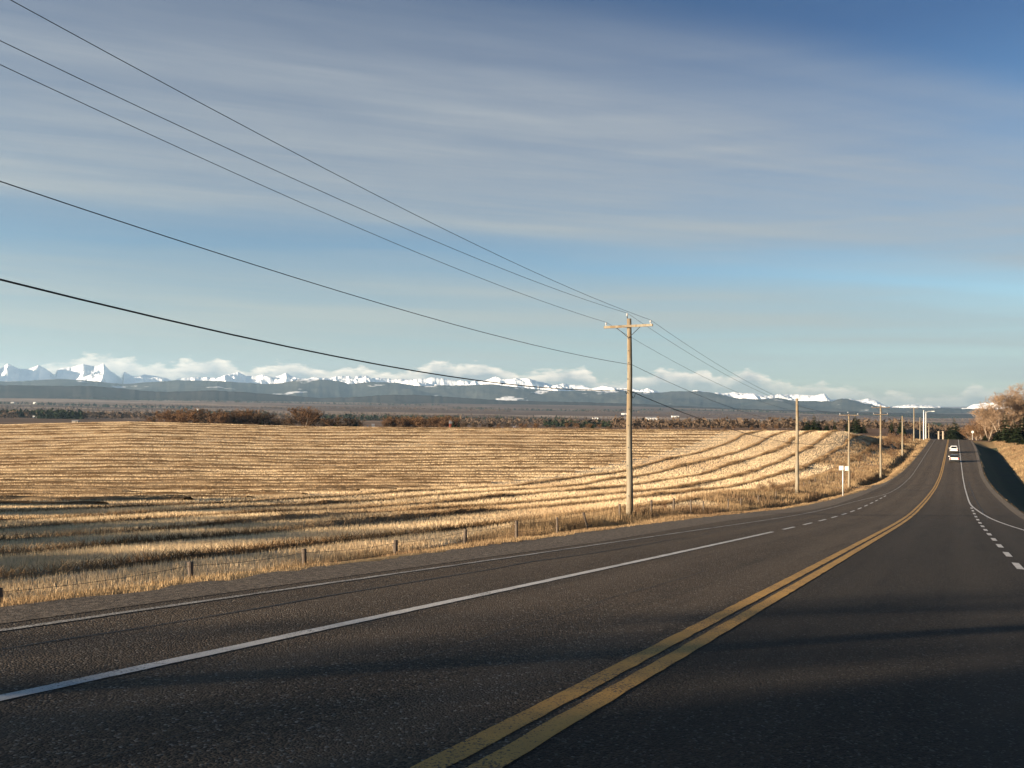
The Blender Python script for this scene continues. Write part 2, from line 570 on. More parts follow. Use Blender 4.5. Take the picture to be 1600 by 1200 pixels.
def asphalt():
    m, t, o = new_mat('asphalt')
    p = t.n('ShaderNodeBsdfPrincipled')
    t.link(p.outputs[0], o.inputs[0])
    co = t.n('ShaderNodeTexCoord')
    v = co.outputs['Object']
    uv = t.n('ShaderNodeUVMap')
    uv.uv_map = 'lane'
    sp = t.n('ShaderNodeSeparateXYZ')
    t.link(uv.outputs[0], sp.inputs[0])
    su, lv = sp.outputs[0], sp.outputs[1]
    vor = t.n('ShaderNodeTexVoronoi', feature='F1')
    vor.inputs['Scale'].default_value = 52.0
    t.link(v, vor.inputs['Vector'])
    vsep = t.n('ShaderNodeSeparateColor')
    t.link(vor.outputs['Color'], vsep.inputs[0])
    chip = t.math('ADD', t.math('MULTIPLY', vsep.outputs[0], 0.55), t.math('MULTIPLY', t.noise(v, 30.0, 4.0, 0.75), 0.5))
    blot = t.noise(v, 0.35, 5.0, 0.6)
    tracks = t.noise(t.comb(t.math('MULTIPLY', su, 0.03), t.math('MULTIPLY', lv, 1.5)), 1.0, 4.0, 0.55)
    c = t.mix(t.ramp(chip, [(0.34, grey(0)), (0.78, grey(1))]), rgb((0.017, 0.0125, 0.009)), rgb((0.142, 0.100, 0.062)))
    c = t.mix(t.ramp(tracks, [(0.35, grey(0.0)), (0.7, grey(0.42))]), c, rgb((0.080, 0.058, 0.039)))
    c = t.mix(t.ramp(blot, [(0.35, grey(0.0)), (0.75, grey(0.42))]), c, rgb((0.030, 0.023, 0.017)))
    wheel = t.math('COSINE', t.math('MULTIPLY', t.math('SUBTRACT', lv, 0.6), 2 * math.pi / 1.83))
    wheel = t.math('MULTIPLY', t.math('ADD', t.math('MULTIPLY', wheel, -0.5), t.math('SUBTRACT', tracks, 0.35)), 0.55, clamp=True)
    c = t.mix(wheel, c, rgb((0.115, 0.085, 0.058)))
    oil = t.math('MULTIPLY', t.ramp(t.noise(t.comb(t.math('MULTIPLY', su, 0.12), t.math('MULTIPLY', lv, 2.2), 5.0), 1.0, 5.0, 0.6), [(0.52, grey(0)), (0.68, grey(1))]), 0.45)
    c = t.mix(oil, c, rgb((0.020, 0.016, 0.012)))
    spark = t.ramp(vsep.outputs[1], [(0.945, grey(0)), (0.96, grey(0.75))])
    c = t.mix(spark, c, rgb((0.26, 0.23, 0.19)))
    # the right-hand lane's deep shade is put into its colour, up to the centre line
    right_lane = t.math('MULTIPLY', t.math('SUBTRACT', 2.5, lv), 8.0, clamp=True)
    lane_shade = t.math('MULTIPLY', right_lane, t.ramp(t.math('DIVIDE', t.math('ADD', su, t.math('MULTIPLY', blot, 30.0)), 200.0), [(0.30, grey(1.0)), (0.62, grey(0.25))]))
    c = t.mix(lane_shade, c, t.mix(1.0, c, rgb((0.40, 0.42, 0.45)), 'MULTIPLY'))
    t.link(c, p.inputs['Base Color'])
    p.inputs['Roughness'].default_value = 0.85
    p.inputs['Specular IOR Level'].default_value = 0.25
    b = t.n('ShaderNodeBump')
    b.inputs['Strength'].default_value = 0.9
    b.inputs['Distance'].default_value = 0.02
    t.link(t.math('SUBTRACT', 1.0, t.math('MULTIPLY', vor.outputs['Distance'], 1.2)), b.inputs['Height'])
    t.link(b.outputs[0], p.inputs['Normal'])
    return m


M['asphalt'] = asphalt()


def plain_mat():
    """fields, pasture and scrub of the wide valley"""
    m, t, o = new_mat('valley_fields')
    p = t.n('ShaderNodeBsdfPrincipled')
    t.link(p.outputs[0], o.inputs[0])
    co = t.n('ShaderNodeTexCoord')
    mp = t.n('ShaderNodeMapping')
    mp.inputs['Rotation'].default_value = (0, 0, R(24))
    mp.inputs['Scale'].default_value = (1 / 900.0, 1 / 420.0, 1 / 900.0)
    t.link(co.outputs['Object'], mp.inputs[0])
    vo = t.n('ShaderNodeTexVoronoi', feature='F1', distance='CHEBYCHEV')
    vo.inputs['Scale'].default_value = 1.0
    t.link(mp.outputs[0], vo.inputs['Vector'])
    sp = t.n('ShaderNodeSeparateColor')
    t.link(vo.outputs['Color'], sp.inputs[0])
    c = t.ramp(sp.outputs[0], [(0.0, rgb((0.11, 0.072, 0.05))), (0.22, rgb((0.16, 0.10, 0.068))), (0.4, rgb((0.21, 0.135, 0.09))), (0.55, rgb((0.14, 0.092, 0.062))),
                               (0.7, rgb((0.30, 0.215, 0.145))), (0.86, rgb((0.18, 0.12, 0.08))), (0.96, rgb((0.42, 0.33, 0.25)))], 'CONSTANT')
    n = t.noise(co.outputs['Object'], 0.006, 6.0, 0.65)
    c = t.mix(t.ramp(n, [(0.4, grey(0)), (0.7, grey(0.75))]), c, rgb((0.10, 0.066, 0.045)))
    t.link(c, p.inputs['Base Color'])
    p.inputs['Roughness'].default_value = 1.0
    p.inputs['Specular IOR Level'].default_value = 0.05
    return m


M['plain'] = plain_mat()


def mountain_mat():
    m, t, o = new_mat('snow_and_rock')
    p = t.n('ShaderNodeBsdfPrincipled')
    t.link(p.outputs[0], o.inputs[0])
    g = t.n('ShaderNodeNewGeometry')
    sp = t.n('ShaderNodeSeparateXYZ')
    t.link(g.outputs['Normal'], sp.inputs[0])
    co = t.n('ShaderNodeTexCoord')
    n = t.noise(co.outputs['Object'], 0.006, 6.0, 0.7)
    st = t.math('ADD', sp.outputs[2], t.math('MULTIPLY', t.math('SUBTRACT', n, 0.5), 0.8))
    f = t.ramp(st, [(0.40, grey(0)), (0.54, grey(1))])
    c = t.mix(f, rgb((0.22, 0.22, 0.23)), rgb((0.88, 0.88, 0.88)))
    t.link(c, p.inputs['Base Color'])
    p.inputs['Roughness'].default_value = 0.8
    p.inputs['Specular IOR Level'].default_value = 0.1
    return m


M['snow'] = mountain_mat()


def foothill_mat(name, c1, c2, snow):
    m, t, o = new_mat(name)
    p = t.n('ShaderNodeBsdfPrincipled')
    t.link(p.outputs[0], o.inputs[0])
    co = t.n('ShaderNodeTexCoord')
    n = t.noise(co.outputs['Object'], 0.0022, 8.0, 0.7)
    c = t.mix(t.ramp(n, [(0.35, grey(0)), (0.65, grey(1))]), rgb(c1), rgb(c2))
    if snow:
        mp = t.n('ShaderNodeMapping')
        mp.inputs['Scale'].default_value = (0.0016, 0.0010, 0.0075)
        t.link(co.outputs['Object'], mp.inputs[0])
        q = t.noise(mp.outputs[0], 1.0, 4.0, 0.6)
        c = t.mix(t.ramp(q, [(0.61, grey(0)), (0.64, grey(0.8))]), c, rgb((0.75, 0.76, 0.78)))
    t.link(c, p.inputs['Base Color'])
    p.inputs['Roughness'].default_value = 1.0
    p.inputs['Specular IOR Level'].default_value = 0.0
    return m


M['foothill'] = foothill_mat('forested_foothill', (0.014, 0.019, 0.016), (0.062, 0.060, 0.046), True)
M['near_ridge'] = foothill_mat('wooded_ridge', (0.020, 0.021, 0.018), (0.046, 0.038, 0.029), False)

# ------------------------------------------------------------------ ground sheet
def grow(a, step, k, end):
    out_ = []
    x = a
    while x < end:
        step *= k
        x += step
        out_.append(x)
    return out_


sl_l = list(np.arange(-24, 26.01, 0.55))
sl_l += grow(sl_l[-1], 0.55, 1.18, 34) + []
a0 = sl_l[-1]
sl_l += list(np.arange(a0 + 2.5, 320, 2.5))
sl_l += grow(sl_l[-1], 2.5, 1.09, 45000)
neg = grow(24, 0.55, 1.12, 45000)
sl_l = np.array(sorted([-v for v in neg] + sl_l))
sl_s = list(np.arange(-60, 360, 1.4))
sl_s += grow(sl_s[-1], 1.4, 1.05, 45000)
sl_s = np.array(sorted([-v for v in grow(60, 1.4, 1.12, 20000)] + sl_s))
gs, gl = np.meshgrid(sl_s, sl_l, indexing='ij')
gX, gY = to_xy(gs, gl)
gZ = ground(gX, gY)
ns, nl = gs.shape
V = np.stack([gX, gY, gZ], -1).reshape(-1, 3)
ii = (np.arange(ns - 1)[:, None] * nl + np.arange(nl - 1)[None, :]).ravel()
Fq = np.stack([ii, ii + 1, ii + nl + 1, ii + nl], 1)[:, ::-1]
fc = V[Fq].mean(1)
fs, fl = to_sl(fc[:, 0], fc[:, 1])
fr = np.hypot(fc[:, 0], fc[:, 1])
idx = np.where((fl > l_edge(fs) + 6.0) & (fc[:, 1] < 262), 0, 1)
idx = np.where((fr > 330) & (idx == 1), 2, idx)
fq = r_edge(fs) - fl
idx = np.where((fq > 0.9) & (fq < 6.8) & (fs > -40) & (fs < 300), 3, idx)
ground_o = link('ground', mesh_np('ground', V, Fq, [M['soil_field'], M['soil_verge'], M['plain'], M['shade_turf']], True, idx))
tag(ground_o, kind='structure')

# ------------------------------------------------------------------ road
def strip(name, s_arr, la, lb, dz, material, parent=None, uvs=False, nx=2):
    s_arr = np.asarray(s_arr, float)
    cols_ = []
    for k in range(nx):
        f = k / (nx - 1)
        l = la(s_arr) * (1 - f) + lb(s_arr) * f
        X, Y = to_xy(s_arr, l)
        cols_.append(np.stack([X, Y, zr(s_arr) + dz], -1))
    V = np.stack(cols_, 1).reshape(-1, 3)
    n = len(s_arr)
    i = (np.arange(n - 1)[:, None] * nx + np.arange(nx - 1)[None, :]).ravel()
    Fq = np.stack([i, i + nx, i + nx + 1, i + 1], 1)[:, ::-1]
    me = mesh_np(name, V, Fq, material)
    if uvs:
        uvl = me.uv_layers.new(name='lane')
        sl = to_sl(V[:, 0], V[:, 1])
        lv = np.zeros(len(me.loops), np.int32)
        me.loops.foreach_get('vertex_index', lv)
        uvl.data.foreach_set('uv', np.stack([sl[0][lv], sl[1][lv]], 1).astype(np.float32).ravel())
    return link(name, me, parent)


def rag(fn, d, seed, amp=0.022):
    def q(s):
        s = np.asarray(s, float)
        return fn(s) + d + (fbm(s * 3.1 + seed, s * 0 + seed, 3) - 0.5) * amp
    return q


def const(v):
    return lambda s: np.full_like(np.asarray(s, float), v)


def off(fn, d):
    return lambda s: fn(s) + d


s_road = np.concatenate([np.arange(-80, 420, 1.0), np.arange(420, 1500, 10.0)])
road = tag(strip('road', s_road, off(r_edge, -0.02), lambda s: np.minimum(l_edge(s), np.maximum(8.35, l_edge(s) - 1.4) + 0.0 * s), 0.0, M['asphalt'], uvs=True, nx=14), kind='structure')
shoulder = strip('gravel_shoulder', np.concatenate([np.arange(-30, 80, 0.3), np.arange(80, 420, 1.0)]), lambda s: np.minimum(l_edge(s) - 0.02, np.maximum(8.35, l_edge(s) - 1.4)) - 0.05, rag(l_edge, 0.10, 12, 0.5), 0.004, M['gravel'], road, nx=3)
rs = np.arange(30, 330, 1.0)
strip('gravel_edge', rs, off(r_edge, -0.55), off(r_edge, 0.05), 0.005, M['gravel'], road, nx=3)
s_mark = np.concatenate([np.arange(-30, 45, 0.12), np.arange(45, 400, 1.0)])
strip('yellow_line', s_mark, rag(l_yellow, 0.045, 1), rag(l_yellow, 0.215, 2), 0.006, M['yellow_line'], road)
strip('yellow_line', s_mark, rag(l_yellow, -0.215, 3), rag(l_yellow, -0.045, 4), 0.006, M['yellow_line'], road)
strip('white_line', np.arange(-30, 30.6, 0.15), rag(l_white, -0.07, 5), rag(l_white, 0.07, 6), 0.006, M['white_line'], road)
d = 32.6
while d < 92:
    strip('white_dash', np.linspace(d, d + 2.6, 5), off(l_white, -0.065), off(l_white, 0.065), 0.006, M['white_line'], road)
    d += 5.1
outer_line = smooth_table([-60, 60, 75, 97, 400], [8.0, 8.0, 7.7, 6.3, 6.24], -60, 400, 1.0, 4.0)
strip('edge_line', np.concatenate([np.arange(-30, 45, 0.15), np.arange(45, 400, 1.0)]), rag(outer_line, -0.048, 7, .03), rag(outer_line, 0.048, 8, .03), 0.0065, M['thin_line'], road)
d = 14.0
while d < 77:
    strip('white_dash', np.linspace(d, d + 2.0, 4), off(l_right, -0.08), off(l_right, 0.08), 0.006, M['white_line'], road)
    d += 4.3
right_line = smooth_table([20, 40, 48, 53, 60, 70, 80, 90, 400], [-4.6, -3.7, -3.07, -2.63, -2.11, -1.62, -1.24, -1.2, -1.2], 20, 400, 1.0, 2.5)
strip('edge_line', np.arange(30, 400, 1.0), off(right_line, -0.065), off(right_line, 0.065), 0.007, M['white_line'], road)
# sealed cracks and seams
rng = np.random.default_rng(4)


def wob(fn, amp, sc, seed):
    return lambda s: fn(s) + (fbm(np.asarray(s) * sc + seed, np.full_like(np.asarray(s, float), seed * 1.7), 4) - 0.5) * amp


for (a, b, lv, w_, sd) in ((-8, 24, 7.25, 0.035, 3), (26, 48, 7.3, 0.03, 9), (-5, 16, 4.3, 0.012, 21), (60, 140, -1.85, 0.06, 31)):
    base = wob(const(lv), 0.22, 0.35, sd)
    strip('crack', np.arange(a, b, 0.5), lambda s, B=base: B(s) - w_ / 2, lambda s, B=base: B(s) + w_ / 2 * (0.4 + fbm(np.asarray(s) * 1.3, np.zeros_like(s) + 3, 2)), 0.0045, M['tar'], road)
for sc_, lo, hi, w_ in ((176, -3.7, 8.2, 0.26), (126, -3.6, 3.0, 0.20), (78.5, -3.4, 5.5, 0.15), (296, -4.5, 7.4, 0.5), (54, -2.6, 7.5, 0.09), (212, -3.9, 7.0, 0.2), (101, 0, 8, .12)):
    ls = np.linspace(lo, hi, 26)
    so = sc_ + (fbm(ls * 0.5 + sc_, ls * 0 + 2.2, 3) - 0.5) * 1.4
    P = []
    for k, l_ in enumerate(ls):
        hw = w_ / 2 * (0.4 + 1.1 * rng.random())
        for sg in (-1, 1):
            X, Y = to_xy(so[k] + sg * hw, l_)
            P.append((X, Y, float(zr(so[k] + sg * hw)) + 0.0042))
    n = len(ls)
    Fq = [(2 * k, 2 * k + 2, 2 * k + 3, 2 * k + 1) for k in range(n - 1)]
    link('crack', mesh_np('crack', P, Fq, M['tar']), road)
# gravel lane crossing the ditch to the field
P = []
for k, l_ in enumerate(np.linspace(8.4, 17, 14)):
    for s_ in np.linspace(112.4, 117.8, 5):
        X, Y = to_xy(s_ + 1.2 * max(0, 10.5 - l_) * (1 if s_ > 115 else -1) * 0.6, l_)
        P.append((X, Y, max(gz(X, Y), float(zr(s_)) - 0.5) + 0.05))
Fq = [(k * 5 + j, k * 5 + j + 1, k * 5 + j + 6, k * 5 + j + 5) for k in range(13) for j in range(4)]
tag(link('driveway', mesh_np('driveway', P, Fq, M['gravel'])), kind='structure')

# ------------------------------------------------------------------ mountains and hills
SNOW = [(0, 577), (12, 568), (30, 577), (42, 577), (60, 570.5), (72, 577), (85, 586), (90, 577), (115, 573), (130, 569), (147, 572.5), (162, 568.5), (172, 579), (182, 586),
        (190, 592), (194, 581), (205, 587), (215, 588), (225, 585), (240, 587), (262, 592), (270, 594), (288, 590), (300, 589), (340, 590), (352, 586), (372, 581.5), (385, 588),
        (400, 587), (415, 585), (428, 590), (447, 583), (460, 589), (475, 592), (492, 589), (515, 592), (525, 588), (545, 588), (552, 593), (557, 588), (573, 587), (580, 592),
        (590, 590), (610, 592), (640, 593), (660, 592), (675, 590), (690, 591), (715, 594), (735, 596), (760, 594), (775, 588), (785, 593), (800, 592), (825, 591), (845, 597),
        (865, 602), (880, 599.5), (890, 601), (910, 602), (925, 607), (943, 602), (965, 606), (985, 606), (1000, 610), (1012, 606), (1030, 613), (1045, 613), (1065, 612),
        (1090, 610), (1110, 613.5), (1130, 614), (1145, 613), (1160, 613.5), (1180, 615), (1200, 619), (1215, 616), (1230, 617), (1245, 616), (1262, 617), (1275, 618), (1288, 614.5),
        (1298, 624), (1302, 625), (1318, 622.5), (1340, 625), (1355, 623), (1370, 626), (1378, 630), (1390, 636), (1405, 634), (1420, 631.5), (1440, 633), (1450, 634), (1470, 634),
        (1480, 638), (1500, 638), (1510, 637), (1520, 632), (1533, 630), (1560, 628), (1600, 634)]
HILL = [(0, 596), (30, 596), (90, 592), (130, 594), (160, 597), (190, 600), (220, 598), (280, 594), (340, 595), (380, 598), (420, 600), (445, 598), (465, 593), (500, 593), (530, 595),
        (545, 600), (575, 597), (620, 598), (650, 603), (690, 602), (730, 602), (770, 600), (800, 604), (840, 608), (870, 611), (900, 610), (980, 611), (1020, 614), (1050, 611.5),
        (1090, 611), (1115, 614), (1150, 622), (1180, 624), (1200, 623), (1215, 621.5), (1240, 626), (1300, 627), (1315, 622.5), (1325, 623), (1350, 630), (1380, 636), (1400, 637),
        (1475, 637), (1500, 638.5), (1600, 639)]
RIDGE = [(0, 602), (100, 603), (140, 603), (180, 606), (230, 611), (260, 612.5), (300, 611), (330, 610), (370, 612), (400, 614), (440, 617), (500, 622), (560, 620), (600, 617),
         (650, 617), (700, 620), (760, 624), (800, 626), (900, 628), (1000, 631), (1100, 636), (1200, 640), (1300, 643), (1600, 649)]


def mirror(pts):
    a = [(-x, y) for x, y in pts[::-1] if x > 0]
    b = [(3200 - x, y) for x, y in pts[::-1] if x < 1600]
    q = np.array(a + pts + b)
    return q[:, 0], q[:, 1]


def mountain_range(name, pts, Rr, front, back, step, rows, material, zbase, rib, ribsize, pw, kind='structure'):
    xs, ys = mirror(pts)
    az = np.arange(R(-44), R(44), R(step))
    xi = 800 + F_PX * np.tan(az)
    yi = np.interp(xi, xs, ys)
    yi = yi + (fbm(xi / 7.0 + Rr, xi * 0 + 3.3, 3) - 0.5) * (3.0 if rib > 300 else 1.6)
    zt = (HOR - yi) / F_PX * Rr * np.cos(az)
    v = np.concatenate([np.linspace(0, 1, rows), 1 + np.linspace(0, 1, rows // 3 + 1)[1:]])
    A, Vv = np.meshgrid(az, v, indexing='ij')
    ZT = np.repeat(zt[:, None], len(v), 1)
    rr = np.where(Vv <= 1, Rr - front * (1 - Vv), Rr + back * (Vv - 1))
    X, Y = rr * np.sin(A), rr * np.cos(A)
    prof = np.where(Vv <= 1, np.clip(Vv, 0, 1) ** pw, np.clip(2 - Vv, 0, 1) ** 0.8)
    env = np.where(Vv <= 1, np.clip(Vv, 0, 1) ** 0.7 * (1 - np.clip(Vv, 0, 1)) ** 0.75 * 2.4, 0)
    Z = zbase + (ZT - zbase) * prof
    skew = X + 0.35 * (rr - Rr)
    Z = Z + env * rib * (ridged(skew / ribsize + 40, (rr - Rr) / (ribsize * 1.6) + 60, 5) - 0.62)
    Z = np.where(Vv < 1, np.minimum(Z, ZT * rr / Rr - (1 - Vv) * 55), Z)
    Vt = np.stack([X, Y, Z], -1).reshape(-1, 3)
    nv = len(v)
    i = (np.arange(len(az) - 1)[:, None] * nv + np.arange(nv - 1)[None, :]).ravel()
    Fq = np.stack([i, i + nv, i + nv + 1, i + 1], 1)
    o = link(name, mesh_np(name, Vt, Fq, material, rib < 300))
    tag(o, kind=kind)
    return o


mountain_range('snow_mountains', SNOW, 20000, 2600, 900, 0.028, 40, M['snow'], -250, 900, 800, 0.85)
mountain_range('foothills', HILL, 13000, 2600, 1500, 0.06, 20, M['foothill'], -220, 290, 1300, 0.75)
mountain_range('wooded_hills', RIDGE, 8300, 1500, 900, 0.08, 16, M['near_ridge'], -230, 90, 900, 0.65)

# ------------------------------------------------------------------ air
mb = MB()
mb.box((0, 9500, 420), (36000, 26000, 1440))
hz_m, t, o = new_mat('haze')
pv = t.n('ShaderNodeVolumePrincipled')
pv.inputs['Color'].default_value = (0.47, 0.72, 1.0, 1)
pv.inputs['Density'].default_value = 3.4e-5
pv.inputs['Anisotropy'].default_value = 0.2
t.link(pv.outputs[0], o.inputs['Volume'])
haze = tag(mb.build('haze', hz_m), kind='stuff')

# ------------------------------------------------------------------ blades: stubble, straw, grass
def blades(P, H, W, lean, seed):
    """one bent triangle pair per blade"""
    g = np.random.default_rng(seed)
    n = len(P)
    yaw = g.random(n) * 2 * np.pi
    wv = np.stack([np.cos(yaw), np.sin(yaw), np.zeros(n)], 1) * (W / 2)[:, None]
    la = g.random(n) * 2 * np.pi
    ln = np.stack([np.cos(la), np.sin(la), np.zeros(n)], 1) * (H * lean * g.random(n))[:, None]
    tip = P + ln + np.stack([np.zeros(n), np.zeros(n), H], 1)
    Vt = np.stack([P - wv, P + wv, tip], 1).reshape(-1, 3)
    Fc = np.arange(n * 3).reshape(-1, 3)
    return Vt, Fc


def scatter_sl(n, s0, s1, l0, l1, g, bias=1.0):
    s_ = s0 + (s1 - s0) * g.random(n) ** bias
    l_ = l0 + (l1 - l0) * g.random(n)
    return s_, l_


HEAD_L = [19.6, 24.6, 30.2, 36.4, 42.8, 49.4]          # windrows along the headland
INT_Y = [58 + 6.1 * k for k in range(29)]        # windrows across the field
def head_l(k, s):
    return HEAD_L[k] + (fbm(s / 22.0 + 7 * k, s * 0 + k, 3) - 0.5) * 1.6


def int_y(k, X):
    return INT_Y[k] + 0.045 * (X + 40) + (fbm(X / 34.0 + 3 * k, X * 0 + 20.0 + k * 0.35, 4) - 0.5) * 3.8


g = np.random.default_rng(5)
parts_V, parts_F, nb = [], [], 0


def add_blades(P, H, W, lean, seed):
    global nb
    Vt, Fc = blades(P, H, W, lean, seed)
    parts_V.append(Vt)
    parts_F.append(Fc + nb)
    nb += len(Vt)


# near stubble stands in drilled rows parallel to the road, further off it is scattered
for (n, ymin, ymax, hh, ww, seed) in ((190000, 12, 34, 0.19, 0.016, 1), (190000, 34, 62, 0.20, 0.03, 2), (210000, 62, 120, 0.22, 0.055, 3), (330000, 120, 236, 0.22, 0.075, 4)):
    Yq = ymin + (ymax - ymin) * g.random(n)
    Xq = (-0.70 + 1.22 * g.random(n)) * Yq - 1.0
    s_, l_ = to_sl(Xq, Yq)
    if ymax <= 62:
        l_ = np.round(l_ / 0.33) * 0.33 + (g.random(n) - 0.5) * 0.10
        Xq, Yq = to_xy(s_, l_)
    ok = (l_ > l_edge(s_) + 6.2 + 5 * sstep(120, 200, s_))
    for k in range(6):
        ok &= np.abs(l_ - head_l(k, s_)) > 0.7
    inner = l_ > 51.5
    kk = np.round((Yq - 0.045 * (Xq + 40) - 58) / 6.1).astype(int)
    for dk in (-1, 0, 1):
        for k in range(len(INT_Y)):
            mk_ = inner & (kk + dk == k)
            if mk_.any():
                ok[mk_] &= np.abs(Yq[mk_] - int_y(k, Xq[mk_])) > 1.25
    Xq, Yq = Xq[ok], Yq[ok]
    patch = fbm(Xq / 6.0, Yq / 6.0, 3)
    n = len(Xq)
    P = np.stack([Xq, Yq, ground(Xq, Yq) - 0.02], 1)
    add_blades(P, hh * (0.55 + 0.5 * g.random(n) + 0.35 * patch), ww * (0.6 + 0.8 * g.random(n)), 0.35, seed)
stub = link('stubble', mesh_np('stubble', np.concatenate(parts_V), np.concatenate(parts_F), M['stubble']))
tag(stub, 'short golden stubble standing all over the harvested field', 'stubble', kind='stuff')

# roadside grass
parts_V, parts_F, nb = [], [], 0


def grass_patch(n, s0, s1, t0, t1, h0, h1, w_, seed, side=1, bias=1.0, lean=0.45):
    gg = np.random.default_rng(seed)
    s_ = s0 + (s1 - s0) * gg.random(n) ** bias
    tt = t0 + (t1 - t0) * gg.random(n)
    l_ = (l_edge(s_) + tt) if side > 0 else (r_edge(s_) - tt)
    X, Y = to_xy(s_, l_)
    pt = fbm(X / 2.2 + 9, Y / 2.2, 4)
    ok = gg.random(n) < np.clip((pt - 0.28) * 3.2, 0.04, 1)
    X, Y, pt, tt = X[ok], Y[ok], pt[ok], tt[ok]
    n = len(X)
    H = (h0 + (h1 - h0) * gg.random(n)) * (0.35 + 1.2 * pt)
    H *= (0.20 + 0.80 * sstep(1.3, 2.5, tt)) if (side > 0 and s1 < 60) else (0.35 + 0.65 * sstep(t0, t0 + 0.9, tt))
    P = np.stack([X, Y, ground(X, Y) - 0.03], 1)
    add_blades(P, H, w_ * (0.6 + 0.8 * gg.random(n)), lean, seed + 50)


grass_patch(110000, 1, 34, 0.1, 4.8, 0.2, 0.62, 0.016, 11, bias=1.0)
grass_patch(30000, 1, 34, 4.0, 6.8, 0.10, 0.32, 0.018, 12)
grass_patch(60000, 30, 70, 1.2, 6.5, 0.22, 0.6, 0.03, 13)
grass_patch(30000, 30, 70, 0.05, 1.4, 0.06, 0.2, 0.03, 14)
grass_patch(60000, 66, 170, 2.4, 11, 0.25, 0.7, 0.06, 15)
grass_patch(30000, 66, 170, 0.05, 2.6, 0.06, 0.18, 0.05, 16)
grass_patch(45000, 165, 345, 0.1, 16, 0.15, 0.6, 0.10, 17)
grass_patch(6000, 40, 200, 0.45, 0.95, 0.05, 0.16, 0.05, 18, side=-1)
grass_patch(90000, 60, 345, 6.6, 26, 0.12, 0.55, 0.09, 19, side=-1)
vg = link('roadside_grass', mesh_np('roadside_grass', np.concatenate(parts_V), np.concatenate(parts_F), M['grass']))
tag(vg, 'tall dry brown grass along the road ditches', 'grass', kind='stuff')


# windrows: lumpy ridges of cut straw with loose stalks on them
def windrow(path_xy, width, height, seed, density, sw, label, group=None, brk=0.46):
    gg = np.random.default_rng(seed)
    X, Y = path_xy
    n = len(X)
    tx, ty = np.gradient(X), np.gradient(Y)
    ln = np.hypot(tx, ty)
    nx_, ny_ = -ty / ln, tx / ln
    d_ = np.concatenate([[0], np.cumsum(np.hypot(np.diff(X), np.diff(Y)))])
    m = 7
    lump = 0.55 + 0.8 * fbm(d_ / 3.1 + seed, d_ * 0 + seed, 4)
    gap = sstep(brk - 0.18, brk, fbm(d_ / 14.0 + seed * 3, d_ * 0 + 1.5, 2))
    rows = []
    for j in range(m):
        q = -1 + 2 * j / (m - 1)
        offs = q * width / 2 * (0.35 + 0.65 * gap) * (0.7 + 0.7 * fbm(d_ / 9.0 + seed * 5, d_ * 0 + 8.0, 2)) * (0.75 + 0.5 * fbm(d_ / 1.7 + 40 + seed, d_ * 0 + 1.0 * j, 3))
        x, y = X + nx_ * offs, Y + ny_ * offs
        hgt = height * (1 - q * q) ** 0.8 * lump * (0.35 + 0.65 * gap) * (0.6 + 0.8 * vnoise(d_ * 2.3 + j * 11.0, d_ * 0 + seed))
        rows.append(np.stack([x, y, ground(x, y) - 0.04 * abs(q) + hgt + 0.02], -1))
    Vt = np.stack(rows, 1).reshape(-1, 3)
    i = (np.arange(n - 1)[:, None] * m + np.arange(m - 1)[None, :]).ravel()
    T = np.concatenate([np.stack([i, i + m, i + m + 1], 1), np.stack([i, i + m + 1, i + 1], 1)])
    k = int(d_[-1] * density)
    if k:
        pick = gg.integers(0, len(Vt), k)
        P = Vt[pick] + gg.normal(0, 0.10, (k, 3)) * np.array([1, 1, 0.3])
        Vb, Fb = blades(P, 0.10 + 0.22 * gg.random(k), np.full(k, sw), 1.6, seed + 900)
        T = np.concatenate([T, Fb + len(Vt)])
        Vt = np.concatenate([Vt, Vb])
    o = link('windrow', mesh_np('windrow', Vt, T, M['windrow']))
    tag(o, label, 'windrow', group)


ORD = ['closest to the roadside fence', 'second from the roadside fence', 'third from the roadside fence', 'fourth from the roadside fence', 'fifth from the roadside fence', 'sixth from the roadside fence']
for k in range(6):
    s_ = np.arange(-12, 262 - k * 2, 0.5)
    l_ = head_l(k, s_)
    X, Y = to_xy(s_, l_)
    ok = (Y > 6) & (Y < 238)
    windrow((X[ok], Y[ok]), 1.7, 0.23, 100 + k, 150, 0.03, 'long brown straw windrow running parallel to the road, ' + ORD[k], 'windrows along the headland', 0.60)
ORDINAL = ['first', 'second', 'third', 'fourth', 'fifth', 'sixth', 'seventh', 'eighth', 'ninth', 'tenth', 'eleventh', 'twelfth', 'thirteenth', 'fourteenth', 'fifteenth', 'sixteenth', 'seventeenth',
           'eighteenth', 'nineteenth', 'twentieth'] + ['twenty-' + q for q in ('first', 'second', 'third', 'fourth', 'fifth', 'sixth', 'seventh', 'eighth', 'ninth')] + ['thirtieth']
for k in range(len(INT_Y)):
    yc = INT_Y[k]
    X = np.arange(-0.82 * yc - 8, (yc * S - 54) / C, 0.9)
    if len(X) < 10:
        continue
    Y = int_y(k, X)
    windrow((X, Y), 3.0, 0.25, 200 + k, 14, 0.05, ORDINAL[k] + ' straw windrow up from the dip among the rows across the far slope', 'windrows across the field', 0.38)


